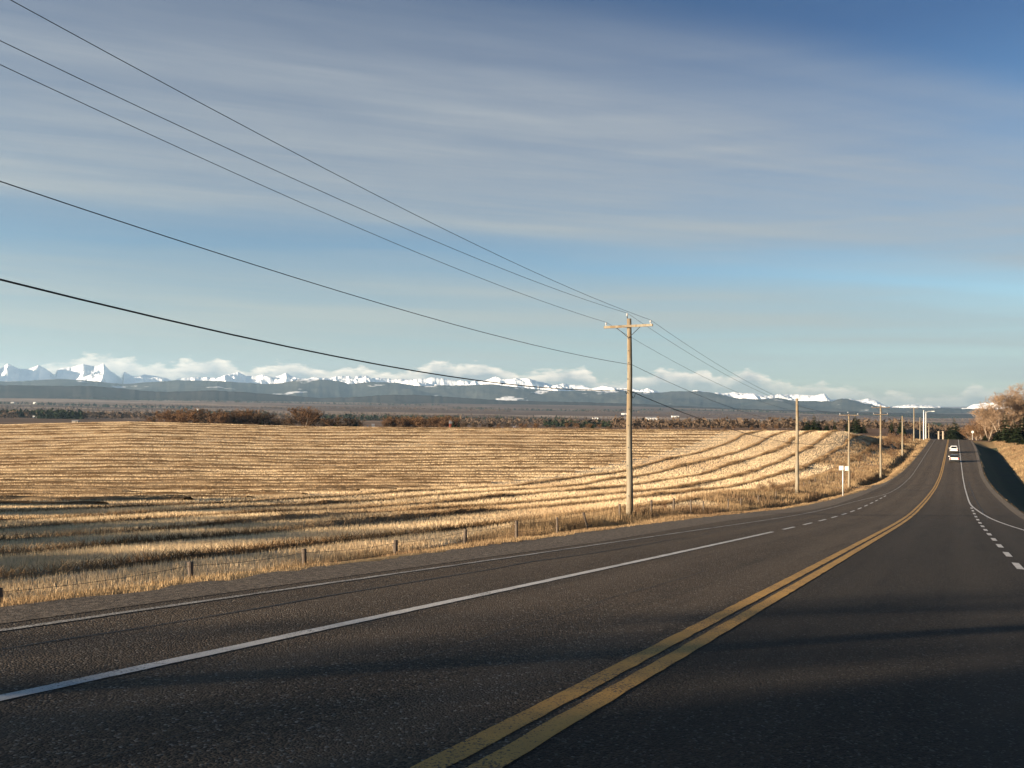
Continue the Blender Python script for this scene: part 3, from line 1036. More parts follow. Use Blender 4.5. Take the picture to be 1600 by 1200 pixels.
# ------------------------------------------------------------------ trees
def frustums(segs, sides=3):
    """segs: n x 8 (p0, p1, r0, r1)"""
    segs = np.asarray(segs, float)
    p0, p1, r0, r1 = segs[:, 0:3], segs[:, 3:6], segs[:, 6], segs[:, 7]
    d_ = p1 - p0
    d_ /= np.linalg.norm(d_, axis=1, keepdims=True) + 1e-9
    ref = np.where(np.abs(d_[:, 2:3]) > 0.9, np.array([[1.0, 0, 0]]), np.array([[0, 0, 1.0]]))
    a = np.cross(d_, ref)
    a /= np.linalg.norm(a, axis=1, keepdims=True) + 1e-9
    b = np.cross(d_, a)
    vs_ = []
    for P, r_ in ((p0, r0), (p1, r1)):
        for k in range(sides):
            an = 2 * math.pi * k / sides
            vs_.append(P + (a * math.cos(an) + b * math.sin(an)) * r_[:, None])
    Vt = np.stack(vs_, 1)
    n = len(segs)
    base = (np.arange(n) * 2 * sides)[:, None]
    Fc = np.concatenate([base + np.array([[k, (k + 1) % sides, sides + (k + 1) % sides, sides + k]]) for k in range(sides)])
    return Vt.reshape(-1, 3), Fc


def grow_tree(seed, H, spread, stems, kids, twig_r, up=0.35, trunk_r=None, first=0.25):
    rd = random.Random(seed)
    wood, twigs = [], []
    nlev = len(kids)

    def branch(p, d, L, r, lev):
        nseg = 4 if lev < nlev else 2
        pts = [p]
        for i in range(nseg):
            d = (d + Vector((rd.gauss(0, 0.13), rd.gauss(0, 0.13), rd.gauss(0, 0.08) + up * 0.22))).normalized()
            p2 = pts[-1] + d * (L / nseg)
            ra = max(r * (1 - 0.75 * i / nseg), twig_r)
            rb = max(r * (1 - 0.75 * (i + 1) / nseg), twig_r * 0.8)
            (wood if lev == 0 else twigs).append((*pts[-1], *p2, ra, rb))
            pts.append(p2)
        if lev >= nlev:
            return
        for c in range(kids[lev]):
            f = first + (1 - first) * (c + rd.random()) / kids[lev] if lev == 0 else 0.2 + 0.8 * rd.random()
            i = min(int(f * nseg), nseg - 1)
            q = pts[i].lerp(pts[i + 1], f * nseg - i)
            ang = rd.uniform(0, 6.283)
            side = Vector((math.cos(ang), math.sin(ang), rd.uniform(-0.15, 0.45)))
            nd = (d * rd.uniform(0.35, 0.9) + side * rd.uniform(0.55, 1.0) * spread).normalized()
            branch(q, nd, L * rd.uniform(0.42, 0.66) * (1.15 - 0.35 * f), max(r * 0.5 * (1 - 0.6 * f), twig_r), lev + 1)

    for k in range(stems):
        an = 6.283 * k / stems + rd.random()
        tilt = 0.0 if stems == 1 else rd.uniform(0.10, 0.34) * spread
        d = Vector((math.cos(an) * tilt, math.sin(an) * tilt, 1)).normalized()
        so = min(0.25, H * 0.012)
        branch(Vector((math.cos(an) * so, math.sin(an) * so, -0.3)), d, H * rd.uniform(0.72, 0.86), trunk_r or H * 0.016, 0)
    tr_ = trunk_r or H * 0.016
    wood.append((0, 0, -0.35, 0, 0, 0.02 * H, min(0.25, H * 0.012) + tr_, tr_))
    wv, wf = frustums(wood, 6)
    tv, tf = frustums(twigs, 3)
    hh = tv[:, 2].max()
    return (wv * H / hh, wf), (tv * H / hh, tf)


def tree_meshes(name, seed, H, spread, stems, kids, twig_r, twig_mat, **kw):
    (wv, wf), (tv, tf) = grow_tree(seed, H, spread, stems, kids, twig_r, **kw)
    return mesh_np(name + '_trunk', wv, wf, M['bark']), mesh_np(name + '_crown', tv, tf, M[twig_mat]), H


def spruce_meshes(seed, H, rad, nw=26):
    rd = random.Random(seed)
    mb = MB()
    mb.tube([(0, 0, -0.3), (0, 0, H * 0.5), (0, 0, H * 0.98)], [H * 0.018, H * 0.011, 0.02], 6)
    Vt, Fc = [], []

    def tri(a, b, c):
        i = len(Vt)
        Vt.extend([a, b, c])
        Fc.append((i, i + 1, i + 2))
    for k in range(nw):
        f = (k + rd.random() * 0.6) / nw
        z = H * (0.05 + 0.94 * f)
        rr = rad * (1 - f) ** 0.85 * rd.uniform(0.78, 1.12) + 0.05
        nbn = 7 if f > 0.6 else 10
        for j in range(nbn):
            an = 6.283 * (j + rd.random() * 0.8) / nbn
            L = rr * rd.uniform(0.7, 1.1)
            dr = L * rd.uniform(0.15, 0.45)
            ca, sa = math.cos(an), math.sin(an)
            for q in range(10):
                t0 = q / 10 * 0.9
                t1 = min(1.0, t0 + rd.uniform(0.2, 0.34))
                sd = rd.uniform(-0.34, 0.34) * L * (1 - t0 * 0.4)
                wd = L * 0.15 + 0.06
                p0 = (ca * L * t0 - sa * wd, sa * L * t0 + ca * wd, z - dr * t0 * t0)
                p1 = (ca * L * t0 + sa * wd, sa * L * t0 - ca * wd, z - dr * t0 * t0 - wd * rd.uniform(.2, 1.0))
                p2 = (ca * L * t1 - sa * sd, sa * L * t1 + ca * sd, z - dr * t1 * t1 - rd.uniform(-.05, .22) * L * 0.5)
                tri(p0, p1, p2)
    top = H
    tri((-0.12, 0, top * 0.93), (0.12, 0, top * 0.93), (0, 0, top))
    tri((0, -0.12, top * 0.93), (0, 0.12, top * 0.93), (0, 0, top))
    me = bpy.data.meshes.new('spruce_trunk')
    me.from_pydata(mb.v, [], mb.f)
    me.materials.append(M['bark'])
    return me, mesh_np('spruce_crown', Vt, Fc, M['needle']), H


TREES = {
    'big': [tree_meshes('cottonwood', 5 + k, 20.0, 1.0, 4, (8, 7, 6, 5), 0.030, 'twig_tan', first=0.22) for k in range(2)],
    'brush': [tree_meshes('willow', 20 + k, 7.0, 1.0, 7, (6, 6, 5), 0.030, 'twig_red', first=0.12) for k in range(2)],
    'far': [tree_meshes('poplar', 40 + k, 12.0, 1.05, 3, (8, 7, 5), 0.07, 'twig_red', first=0.15) for k in range(3)],
    'fargrey': [tree_meshes('poplar_grey', 50 + k, 11.0, 1.05, 3, (8, 7, 5), 0.07, 'twig_grey', first=0.15) for k in range(2)],
    'shrub': [tree_meshes('shrub', 60 + k, 2.0, 1.15, 8, (5, 5), 0.012, 'twig_red', first=0.1, trunk_r=0.02) for k in range(2)],
    'spruce': [spruce_meshes(70 + k, 10.0, 2.5 + 0.4 * k) for k in range(3)],
}


def plant(kind, var, X, Y, H, name, label, cat, group=None, rot=None, wide=1.0, sink=0.0):
    tr, cr, h0 = TREES[kind][var % len(TREES[kind])]
    k = H / h0
    o = empty(name, (X, Y, gz(X, Y) - sink), rot if rot is not None else (X * 7.1 + Y * 3.3) % 6.28)
    o.scale = (k * wide, k * wide, k)
    link('trunk', tr, o)
    link('crown', cr, o)
    return tag(o, label, cat, group)


def at(x, Y):
    return (x - 800) / F_PX * Y


# clump on the right of the road
RT = [('big', 0, 1566, 292, 598, 1.0, 'cottonwood_tree', 'tallest bare tan cottonwood in the roadside clump, nearest the road', 0.4),
      ('big', 1, 1592, 300, 600, 1.05, 'cottonwood_tree', 'bare tan cottonwood at the right edge, behind dark spruces', 2.2),
      ('big', 0, 1622, 296, 596, 1.0, 'cottonwood_tree', 'bare tan cottonwood mostly cut off by the right edge', 4.0),
      ('big', 1, 1544, 312, 626, 0.85, 'cottonwood_tree', 'smaller slender bare tree left of the tall cottonwoods', 1.0)]
for kind, var, x, Y, yt, wd, nm, lb, rot in RT:
    X = at(x, Y)
    plant(kind, var, X, Y, (HOR - yt) / F_PX * Y - gz(X, Y), nm, lb, 'tree', 'bare trees right of the road', rot, wd)
for var, x, Y, yt, lb in ((0, 1527, 330, 655, 'reddish bare willow bush behind the round white sign'), (1, 1536, 318, 648, 'reddish bare willow bush beside the smaller slender bare tree'),
                          (0, 1516, 352, 662, 'low reddish willow bush at the far end of the right verge'), (1, 1580, 306, 650, 'brown willow bush between the cottonwood trunks')):
    X = at(x, Y)
    plant('brush', var, X, Y, (HOR - yt) / F_PX * Y - gz(X, Y), 'willow_bush', lb, 'bush', 'willow bushes right of the road', None, 1.3)
for var, x, Y, yt, wd, lb in ((0, 1570, 278, 645, 1.5, 'dark spruce in front of the cottonwoods, leftmost of the roadside spruces'), (1, 1584, 270, 656, 1.9, 'short dark spruce between two taller roadside spruces'),
                              (2, 1597, 274, 650, 1.9, 'broad dark spruce at the right picture edge'), (1, 1616, 268, 650, 1.3, 'dark spruce outside the right picture edge'),
                              (2, 1560, 284, 668, 2.0, 'small dark spruce at the foot of the roadside clump')):
    X = at(x, Y)
    plant('spruce', var, X, Y, (HOR - yt) / F_PX * Y - gz(X, Y), 'spruce_tree', lb, 'tree', 'spruces right of the road', None, wd)
for x, Y, h, lb in ((1539, 300, 2.6, 'round dark bush beside the pale trunk right of the road'), (1578, 262, 2.6, 'dark bush under the roadside spruces'), (1590, 250, 1.2, 'low dark bush on the sunlit bank below the spruces'), (1569, 282, 2.2, 'dark bush left under the roadside spruces'),
                    (1597, 258, 2.4, 'dark bush at the right picture edge under the spruces'), (1553, 290, 1.5, 'small dark bush right of the pale trunk')):
    plant('spruce', 1, at(x, Y), Y, h, 'dark_bush', lb, 'bush', None, None, 2.4)

# line of trees behind the crest of the field
gt = random.Random(8)
tl = []
for i, x in enumerate((222, 238, 262, 276, 289, 303, 318, 330, 343, 357, 371, 384, 398, 410)):
    tl.append((x, 455 + gt.uniform(-25, 25), 637 + gt.uniform(-2, 6) + (12 if i < 2 else 0), 'far' if gt.random() < .65 else 'fargrey'))
for x, yt in ((425, 652), (440, 650), (452, 646), (474, 633), (489, 634), (482, 640), (508, 650), (522, 648), (537, 650), (548, 652), (560, 654)):
    tl.append((x, 450 + gt.uniform(-20, 20), yt, 'far' if x in (474, 489, 482) or gt.random() < .4 else 'fargrey'))
for i in range(20):
    tl.append((606 + i * 5.6 + gt.uniform(-2, 2), 470 + gt.uniform(-15, 25), 649 + gt.uniform(-2, 5), 'far'))
for i in range(16):
    tl.append((726 + i * 14 + gt.uniform(-5, 5), 520 + gt.uniform(-30, 40), 659 + gt.uniform(-2, 4), 'fargrey' if gt.random() < .6 else 'far'))
for i in range(14):
    tl.append((950 + i * 20 + gt.uniform(-6, 6), 500 + gt.uniform(-30, 40), 664 + gt.uniform(-3, 4), 'fargrey' if gt.random() < .6 else 'far'))
for i in range(12):
    tl.append((1226 + i * 17 + gt.uniform(-5, 5), 520 + gt.uniform(-30, 40), 667 + gt.uniform(-4, 5), 'fargrey'))
tl.sort()
zcount = {}
for i, (x, Y, yt, kd) in enumerate(tl):
    X = at(x, Y)
    H = max(3.0, (HOR - yt) / F_PX * Y - gz(X, Y))
    zone = 'in the thick tree line left of the round tree' if x < 460 else 'forming the tallest round far crown' if x < 495 else \
        'in the dark stand right of the round tree' if x < 600 else 'in the even reddish grove behind the field crest' if x < 722 else \
        'in the low hedge left of the nearest pole' if x < 985 else 'in the low scrub right of the nearest pole'
    zcount[zone] = zcount.get(zone, -1) + 1
    plant(kd, i, X, Y, H, 'poplar_tree', ORDINAL[zcount[zone]] + ' bare tree from left ' + zone, 'tree', 'bare trees ' + zone, None, 1.4 if x < 600 else 1.35)
SPL = ['dark spruce at the left end of the thick tree line', 'left one of two thin spruces among bare trees in the thick tree line', 'right one of two thin spruces among bare trees in the thick tree line',
       'broad dark spruce at the right end of the thick tree line', 'low dark spruce just past the right end of the thick tree line', 'first dark spruce right of the tallest round tree',
       'second dark spruce right of the tallest round tree', 'third dark spruce right of the tallest round tree', 'slim spruce left of the small red house at the grove end',
       'slim spruce right of the small red house at the grove end', 'left one of two broad spruces left of the nearest pole', 'right one of two broad spruces left of the nearest pole',
       'lone small spruce left of the thick tree line']
for i, (x, yt, Y, wd) in enumerate(((241, 649, 440, 1.0), (352, 646, 440, 0.9), (366, 648, 440, 0.9), (409, 650, 438, 1.3), (420, 655, 440, 1.3), (526, 652, 440, 1.5), (541, 655, 440, 1.5), (555, 654, 440, 1.5),
                                    (708, 650, 450, 0.8), (717, 652, 450, 0.8), (908, 660, 480, 1.6), (926, 661, 480, 1.6), (215, 654, 600, 1.0))):
    X = at(x, Y)
    plant('spruce', i, X, Y, (HOR - yt) / F_PX * Y - gz(X, Y), 'spruce_tree',
          SPL[i], 'tree', 'spruces in the far tree line', None, wd)
for i, (x, yt, Y, wd, lb) in enumerate(((1258, 663, 410, 1.5, 'broad dark spruce just right of the second pole'), (1262, 659, 415, .9, 'narrow spruce left of the tallest field-edge spruce'),
                                        (1272, 653, 410, 1.0, 'tallest dark spruce behind the field right of the second pole'), (1279, 659, 412, 1.0, 'dark spruce on the right flank of the tallest one'),
                                        (1291, 665, 410, 1.4, 'low dark spruce between the two spruce clumps'), (1304, 664, 410, .8, 'small pointed dark spruce alone between the spruce clumps'),
                                        (1325, 658, 405, .9, 'dark spruce behind the third pole'), (1336, 652, 405, 1.0, 'tall dark spruce right of the third pole'),
                                        (1341, 659, 408, .9, 'dark spruce on the right flank of the tall spruce by the third pole'), (1349, 665, 405, 1.2, 'round dark spruce at the right end of the spruce clump'),
                                        (1393, 661, 420, .7, 'slim dark spruce right of the double-arm pole'), (1408, 656, 430, .7, 'slim dark spruce behind the thin pole'),
                                        (1491, 657, 420, .8, 'dark spruce standing up behind the road crest'), (1484, 668, 415, 1.5, 'broad dark spruce left of the road-crest spruce'),
                                        (1496, 667, 425, 1.3, 'low dark spruce right of the road-crest spruce'))):
    X = at(x, Y)
    plant('spruce', i, X, Y, (HOR - yt + 6) / F_PX * Y - gz(X, Y), 'spruce_tree', lb, 'tree', 'spruces behind the right half of the field', None, wd * 1.4)

# shrubs on the left verge and bank
for i, (x, y, h, lb) in enumerate(((1190, 772, 1.5, 'brown rose bush left of the second pole'), (1205, 770, 1.7, 'thick brown rose bush nearest the second pole'), (1218, 772, 1.3, 'small rose bush by the second pole'),
                                   (1330, 752, 1.5, 'dark shrub beside the twin white signs'), (1395, 716, 3.0, 'brown shrub between the double-arm pole and the thin pole'),
                                   (1383, 700, 3.6, 'tall brown shrub behind the double-arm pole'), (1403, 702, 3.4, 'brown shrub left of the thin pole'), (1417, 694, 3.6, 'brown shrub right of the thin pole'),
                                   (1394, 690, 3.8, 'brown shrub at the upper field corner'), (1424, 690, 3.0, 'brown shrub at the far left verge'), (1367, 705, 2.2, 'low shrub left of the double-arm pole'),
                                   (1345, 722, 1.6, 'low shrub on the bank above the twin signs'), (1358, 716, 1.7, 'low brown shrub on the bank left of the double-arm pole'),
                                   (1388, 694, 3.2, 'brown shrub high on the bank behind the double-arm pole'), (1400, 692, 3.0, 'brown shrub high on the bank left of the thin pole'), (1410, 690, 3.2, 'brown shrub behind the thin pole'),
                                   (1004, 812, 1.0, 'dry bush at the foot of the nearest utility pole'), (1040, 806, 0.9, 'dry bush right of the nearest utility pole'))):
    X, Y, Z = hit(x, y)
    plant('shrub', i, X, Y, h, 'shrub', lb, 'bush', 'shrubs on the left verge', None, 1.2)

# unseen trees added beyond the left edge to cast shade on field and road
SHADE_TREES = [(-66, 30, 11, 'far', 0), (-74, 38, 13, 'spruce', 1), (-70, 46, 12, 'spruce', 2), (-84, 48, 12, 'far', 1), (-60, 22, 10, 'spruce', 0), (-62, 14, 11, 'far', 2), (-72, 26, 12, 'spruce', 1),
       (-54, -12, 8.5, 'spruce', 1), (-56, -8, 8, 'spruce', 2), (-53, -4, 8, 'spruce', 0), (-60, 6, 11, 'far', 0), (-56, 0, 9, 'fargrey', 1), (-64, -5, 10, 'far', 2), (-57, 10, 9, 'fargrey', 0), (-70, 3, 12, 'far', 1),
       (-50, -19, 12, 'spruce', 0), (-50, -25, 12, 'far', 1), (-48, -31, 13, 'spruce', 2), (-44, -36, 12, 'spruce', 1), (-57, -24, 13, 'far', 0),
       (-50, -42, 13, 'spruce', 0), (-40, -41, 12, 'spruce', 2), (-45, -21, 12, 'spruce', 1), (-42, -26, 12, 'fargrey', 1), (-44, -30, 12, 'far', 2), (-52, -34, 13, 'spruce', 0)]
for i, (X, Y, H, kd, vr) in enumerate(SHADE_TREES):
    plant(kd, vr, X, Y, H, 'spruce_tree' if kd == 'spruce' else 'poplar_tree',
          ('dark spruce' if kd == 'spruce' else 'bare poplar') + ' in the unseen row added for shade past the left picture edge', 'tree',
          ('spruces' if kd == 'spruce' else 'poplars') + ' in the unseen row added for shade past the left edge', None, 1.5 if kd == 'spruce' else 1.2)

# ------------------------------------------------------------------ far woods of the valley
def woods(name, belts, material, label, seed):
    gg = np.random.default_rng(seed)
    Vt, Fc = [], []
    nb_ = 0
    for (x0, x1, Y0, dep, n, h) in belts:
        x = x0 + (x1 - x0) * gg.random(n)
        Y = Y0 + dep * (gg.random(n) - 0.5)
        X = (x - 800) / F_PX * Y
        Z = ground(X, Y)
        hh = h * (0.55 + 0.75 * gg.random(n))
        k = 16
        an = gg.random((n, k)) * 6.283
        rad = hh[:, None] * (0.15 + 0.45 * gg.random((n, k)))
        zz = hh[:, None] * gg.random((n, k)) ** 0.8
        rad = rad * (1.15 - zz / hh[:, None])
        cx, cy = X[:, None] + rad * np.cos(an), Y[:, None] + rad * np.sin(an)
        cz = Z[:, None] + zz
        sz = hh[:, None] * (0.10 + 0.14 * gg.random((n, k)))
        c = np.stack([cx, cy, cz], -1)
        j = gg.normal(0, 1, (n, k, 3, 3)) * sz[..., None, None]
        tv = (c[:, :, None, :] + j).reshape(-1, 3)
        Vt.append(tv)
        Fc.append(np.arange(len(tv)).reshape(-1, 3) + nb_)
        nb_ += len(tv)
    o = link(name, mesh_np(name, np.concatenate(Vt), np.concatenate(Fc), material))
    return tag(o, label, 'woodland', kind='stuff')


woods('distant_brown_woods', [(-80, 420, 1500, 260, 500, 9), (100, 900, 2100, 300, 700, 9), (700, 1500, 1300, 300, 700, 8), (900, 1560, 1900, 300, 700, 8), (1200, 1600, 900, 200, 400, 6),
                              (-80, 1700, 3200, 500, 900, 9), (200, 800, 4600, 200, 700, 11), (900, 1700, 5000, 500, 700, 10), (960, 1480, 700, 120, 500, 6), (1500, 1720, 620, 200, 160, 6)],
      M['twig_grey'], 'distant brown woods and hedges across the valley', 1)
woods('distant_spruce_woods', [(0, 110, 1500, 100, 200, 11), (60, 130, 1350, 60, 120, 10), (270, 420, 2600, 120, 240, 13), (400, 900, 2500, 160, 420, 11), (480, 720, 1900, 90, 240, 10), (-60, 300, 4200, 150, 300, 12),
                               (850, 960, 1100, 60, 120, 7), (1090, 1170, 1500, 80, 160, 9), (1180, 1480, 2600, 120, 260, 10), (700, 1000, 5600, 150, 300, 12), (1000, 1500, 6400, 200, 400, 13), (100, 700, 6600, 250, 500, 13)],
      M['needle'], 'distant dark spruce woods across the valley', 2)

# ------------------------------------------------------------------ far farm buildings
def barn(x, y, wpx, h, ratio, wall, roof, label, rot=0.0, Ymin=600.0):
    X, Y, Z = hit(x, y, Ymin, 9000)
    L = wpx / F_PX * Y
    W = L * ratio
    e = empty('farm_building', (X, Y, Z), rot)
    mb = MB()
    mb.box((0, 0, h / 2 - 0.5), (L, W, h + 1))
    mb.build('wall', M[wall], e)
    rm = MB()
    rh = W * 0.28
    ov = 0.4
    a, b = L / 2 + ov, W / 2 + ov
    rm.add([(-a, -b, h - .1), (a, -b, h - .1), (a, b, h - .1), (-a, b, h - .1), (-a, 0, h + rh), (a, 0, h + rh)], [(0, 1, 5, 4), (2, 3, 4, 5), (0, 4, 3), (1, 2, 5), (3, 2, 1, 0)])
    rm.build('roof', M[roof], e)
    dm = MB()
    dm.box((L * 0.2, -W / 2 - 0.03, h * 0.38), (min(L * 0.2, 5), 0.1, h * 0.76))
    dm.build('door', M['dark'], e)
    tag(e, label, 'building', 'farm buildings across the valley')


barn(1018, 656.5, 17, 9, 0.35, 'wall_white', 'roof_grey', 'longest white barn in the valley just right of the nearest pole', 0.05)
barn(975, 648, 8, 8, 0.4, 'wall_white', 'roof_grey', 'small white barn just left of the nearest pole')
barn(1055, 652, 11, 6, 0.5, 'wall_white', 'roof_grey', 'pale farmhouse right of the longest white barn', 0.1)
barn(1124, 661, 11, 6, 0.4, 'wall_white', 'roof_grey', 'left one of two white sheds near the second pole', 0.0)
barn(1146, 662, 9, 6, 0.4, 'wall_white', 'roof_grey', 'right one of two white sheds near the second pole', -0.1)
barn(20, 631, 5, 9, 0.6, 'wall_white', 'roof_grey', 'tiny white farmhouse at the far left, upper one')
barn(55, 631, 5, 9, 0.6, 'wall_white', 'roof_grey', 'tiny white farmhouse right of the upper far-left one')
barn(55, 653, 6, 5, 0.6, 'wall_white', 'roof_grey', 'white shed in front of the dark wood at far left')
barn(118, 661.5, 9, 2.6, 0.5, 'wall_cream', 'roof_grey', 'low cream shed on the crest of the field, left side', 0.1)
barn(310, 641, 5, 7, 0.8, 'wall_white', 'roof_grey', 'small bright house above the thick tree line')
barn(860, 662, 7, 5, 0.5, 'wall_white', 'roof_grey', 'small white house behind the low hedge')
barn(930, 655, 9, 6, 0.4, 'wall_white', 'roof_grey', 'low pale barn left of the nearest pole')
for x, Y, yt, wpx, wall, lb in ((574, 440, 664.5, 2.6, 'wall_white', 'tiny white shed at the dark stand, left one'), (583, 446, 662, 4.5, 'wall_white', 'tiny white house with grey roof at the dark stand'),
                                (705, 455, 657, 6, 'wall_red', 'small red house at the right end of the reddish grove'), (785, 470, 667, 4, 'wall_white', 'tiny white hut behind the field crest'),
                                (804, 475, 666, 4, 'wall_red', 'tiny red hut behind the field crest')):
    X = at(x, Y)
    z0 = gz(X, Y)
    h = (HOR - yt) / F_PX * Y - z0
    L = wpx / F_PX * Y
    e = empty('farm_house', (X, Y, z0), 0.2)
    mb = MB()
    mb.box((0, 0, h * 0.36), (L, L * .9, h * 0.72 + .6))
    mb.build('wall', M[wall], e)
    rm = MB()
    a = L * .56
    rm.add([(-a, -a, h * .72), (a, -a, h * .72), (a, a, h * .72), (-a, a, h * .72), (-a, 0, h), (a, 0, h)], [(0, 1, 5, 4), (2, 3, 4, 5), (0, 4, 3), (1, 2, 5), (3, 2, 1, 0)])
    rm.build('roof', M['roof_grey'], e)
    tag(e, lb, 'building', 'houses behind the field crest')
# pale gate pillars and wall just past the road crest
for x, yt, wpx, lb in ((1466.5, 674, 1.4, 'thin pale gate pillar at the road crest, left one'), (1473.5, 674, 1.6, 'pale gate pillar at the road crest, right one')):
    Y = 335
    X = at(x, Y)
    z0 = gz(X, Y)
    zt = (HOR - yt) / F_PX * Y
    L = wpx / F_PX * Y
    e = empty('gate_pillar', (X, Y, z0))
    mb = MB()
    mb.box((0, 0, (zt - z0) / 2 - .1), (L, L, zt - z0 - .1))
    mb.build('shaft', M['wall_cream'], e)
    mb = MB()
    mb.box((0, 0, zt - z0 - .05), (L * 1.25, L * 1.25, .2))
    mb.build('cap', M['wall_cream'], e)
    tag(e, lb, 'gate pillar', 'gate pillars at the road crest')

# ------------------------------------------------------------------ utility poles
ARM_YAW = math.atan2(S, -C)                 # across the road


def utility_pole(name, x, ytop, Y, r, arms, label, metal=False, lamp=False):
    X = at(x, Y)
    z0 = gz(X, Y)
    zt = (HOR - ytop) / F_PX * Y
    H = zt - z0
    e = empty(name, (X, Y, z0))
    mb = MB()
    nseg = 8
    mb.tube([(0.02 * math.sin(i * 1.3), 0, -0.6 + (H + 0.6) * i / nseg) for i in range(nseg + 1)], [r * (1.25 - 0.5 * i / nseg) for i in range(nseg + 1)], 12)
    mb.build('mast', M['galv'] if metal else M['pole'], e, True)
    att = {}
    av = Vector((-C, S, 0))
    for (dz_, L, twin) in arms:
        za = H - dz_
        am = MB()
        fo = Vector((-S, -C, 0)) * (r + 0.06)
        am.box((fo.x, fo.y, za), (L, 0.10, 0.13), ARM_YAW)
        if twin:
            am.box((-fo.x, -fo.y, za), (L, 0.10, 0.13), ARM_YAW)
        am.build('crossarm', M['pole'] if Y < 60 else M['post'], e)
        for sg in (-1, 1):
            bm_ = MB()
            p = av * sg * L * 0.24
            bm_.tube([(p.x + fo.x * .8, p.y + fo.y * .8, za - 0.06), (fo.x * .6, fo.y * .6, za - 0.62)], 0.018, 5)
            bm_.build('arm_brace', M['iron'], e)
            im = MB()
            q = av * sg * (L / 2 - 0.12) + fo
            im.tube([(q.x, q.y, za + 0.06), (q.x, q.y, za + 0.12), (q.x, q.y, za + 0.15), (q.x, q.y, za + 0.19), (q.x, q.y, za + 0.22), (q.x, q.y, za + 0.26)],
                    [0.02, 0.025, 0.06, 0.04, 0.05, 0.025], 8)
            im.build('insulator', M['ceramic'], e)
            att[('arm', sg)] = Vector((X + q.x, Y + q.y, z0 + za + 0.27))
    if arms:
        pm = MB()
        q = av * 0.10
        pm.tube([(q.x, q.y, H - 0.45), (q.x * 1.3, q.y * 1.3, H + 0.16)], 0.022, 6)
        pm.build('top_pin', M['iron'], e)
        im = MB()
        q = q * 1.3
        im.tube([(q.x, q.y, H + 0.14), (q.x, q.y, H + 0.19), (q.x, q.y, H + 0.23), (q.x, q.y, H + 0.27), (q.x, q.y, H + 0.31)], [0.025, 0.062, 0.04, 0.052, 0.025], 8)
        im.build('insulator', M['ceramic'], e)
        att['top'] = Vector((X + q.x, Y + q.y, z0 + H + 0.31))
    if lamp:
        lm = MB()
        lm.tube([(0, 0, H - 0.35), (C * 0.9, -S * 0.9, H + 0.05), (C * 2.1, -S * 2.1, H + 0.1)], 0.06, 6)
        lm.build('lamp_arm', M['galv'], e)
        lm = MB()
        lm.box((C * 2.4, -S * 2.4, H + 0.1), (1.0, 0.36, 0.2), ARM_YAW)
        lm.build('lamp_head', M['galv'], e)
    att['o'] = Vector((X, Y, z0))
    att['H'] = H
    tag(e, label, 'utility pole' if not lamp else 'street lamp', 'poles left of the road')
    return att, e


p1, p1e = utility_pole('utility_pole', 983.5, 498, 43, 0.155, [(0.42, 2.75, False)], 'nearest tall wooden utility pole with crossarm and three insulators')
p2, p2e = utility_pole('utility_pole', 1245.5, 622.5, 88, 0.185, [], 'second wooden pole without crossarm, left of the twin white signs')
p3, p3e = utility_pole('utility_pole', 1326.5, 647, 104, 0.13, [(0.15, 2.4, False)], 'third wooden pole rising right behind the twin white signs')
p4, p4e = utility_pole('utility_pole', 1376, 634, 138, 0.16, [(0.3, 2.9, True), (1.5, 2.4, False)], 'wooden pole with dark double crossarm and a second arm below')
p5, p5e = utility_pole('utility_pole', 1410, 650, 200, 0.19, [], 'bare pale pole without arms right of the double-arm pole')
p6, p6e = utility_pole('utility_pole', 1428, 637, 282, 0.2, [(0.3, 2.6, False)], 'tall thin pole second from the road crest group')
p7, p7e = utility_pole('utility_pole', 1437.5, 652, 292, 0.16, [], 'short dark pole left of the bright metal pole')
p8, p8e = utility_pole('utility_pole', 1443.3, 641, 299, 0.2, [], 'brightest white metal pole near the road crest', metal=True)
p9, p9e = utility_pole('street_lamp', 1446.7, 643, 305, 0.14, [], 'street lamp with short arm near the road crest', metal=True, lamp=True)
p10, p10e = utility_pole('utility_pole', 1451.3, 661, 312, 0.17, [], 'shortest wooden pole closest to the road crest')
# dark bolts and wraps on the nearest pole
for zf in (0.12, 0.27, 0.36, 0.47, 0.55, 0.63, 0.70, 0.78, 0.84, 0.90):
    mb = MB()
    a_ = -0.6 + 0.25 * math.sin(zf * 60)
    rr = 0.155 * (1.25 - 0.5 * zf)
    mb.tube([(math.sin(a_) * rr * .8, -math.cos(a_) * rr * .8, p1['H'] * zf), (math.sin(a_) * (rr + .02), -math.cos(a_) * (rr + .02), p1['H'] * zf)], 0.028, 6)
    mb.build('bolt', M['iron'], p1e)
# the pole outside the left edge that carries the near span
X0, Y0 = to_xy(-9.5, 15.3)
z00 = gz(X0, Y0)
TOP0 = 9.35
p0e = empty('utility_pole', (X0, Y0, z00))
H0 = TOP0 - z00
mb = MB()
mb.tube([(0, 0, -0.6), (0, 0, H0 * .5), (0, 0, H0)], [0.19, 0.155, 0.12], 12)
mb.build('mast', M['pole'], p0e, True)
mb = MB()
mb.box((-S * .2, -C * .2, H0 - 0.12), (2.75, 0.1, 0.13), ARM_YAW)
mb.build('crossarm', M['pole'], p0e)
for q in (Vector((-C, S, 0)) * 1.25, Vector((C, -S, 0)) * 1.25):
    mb = MB()
    mb.tube([(q.x - S * .2, q.y - C * .2, H0 - 0.06), (q.x - S * .2, q.y - C * .2, H0 + 0.1)], [0.06, 0.03], 8)
    mb.build('insulator', M['ceramic'], p0e)
tag(p0e, 'wooden utility pole outside the left picture edge carrying the near wires', 'utility pole', 'poles left of the road')
o0 = Vector((X0, Y0, 0))
lat = Vector((-C, S, 0))
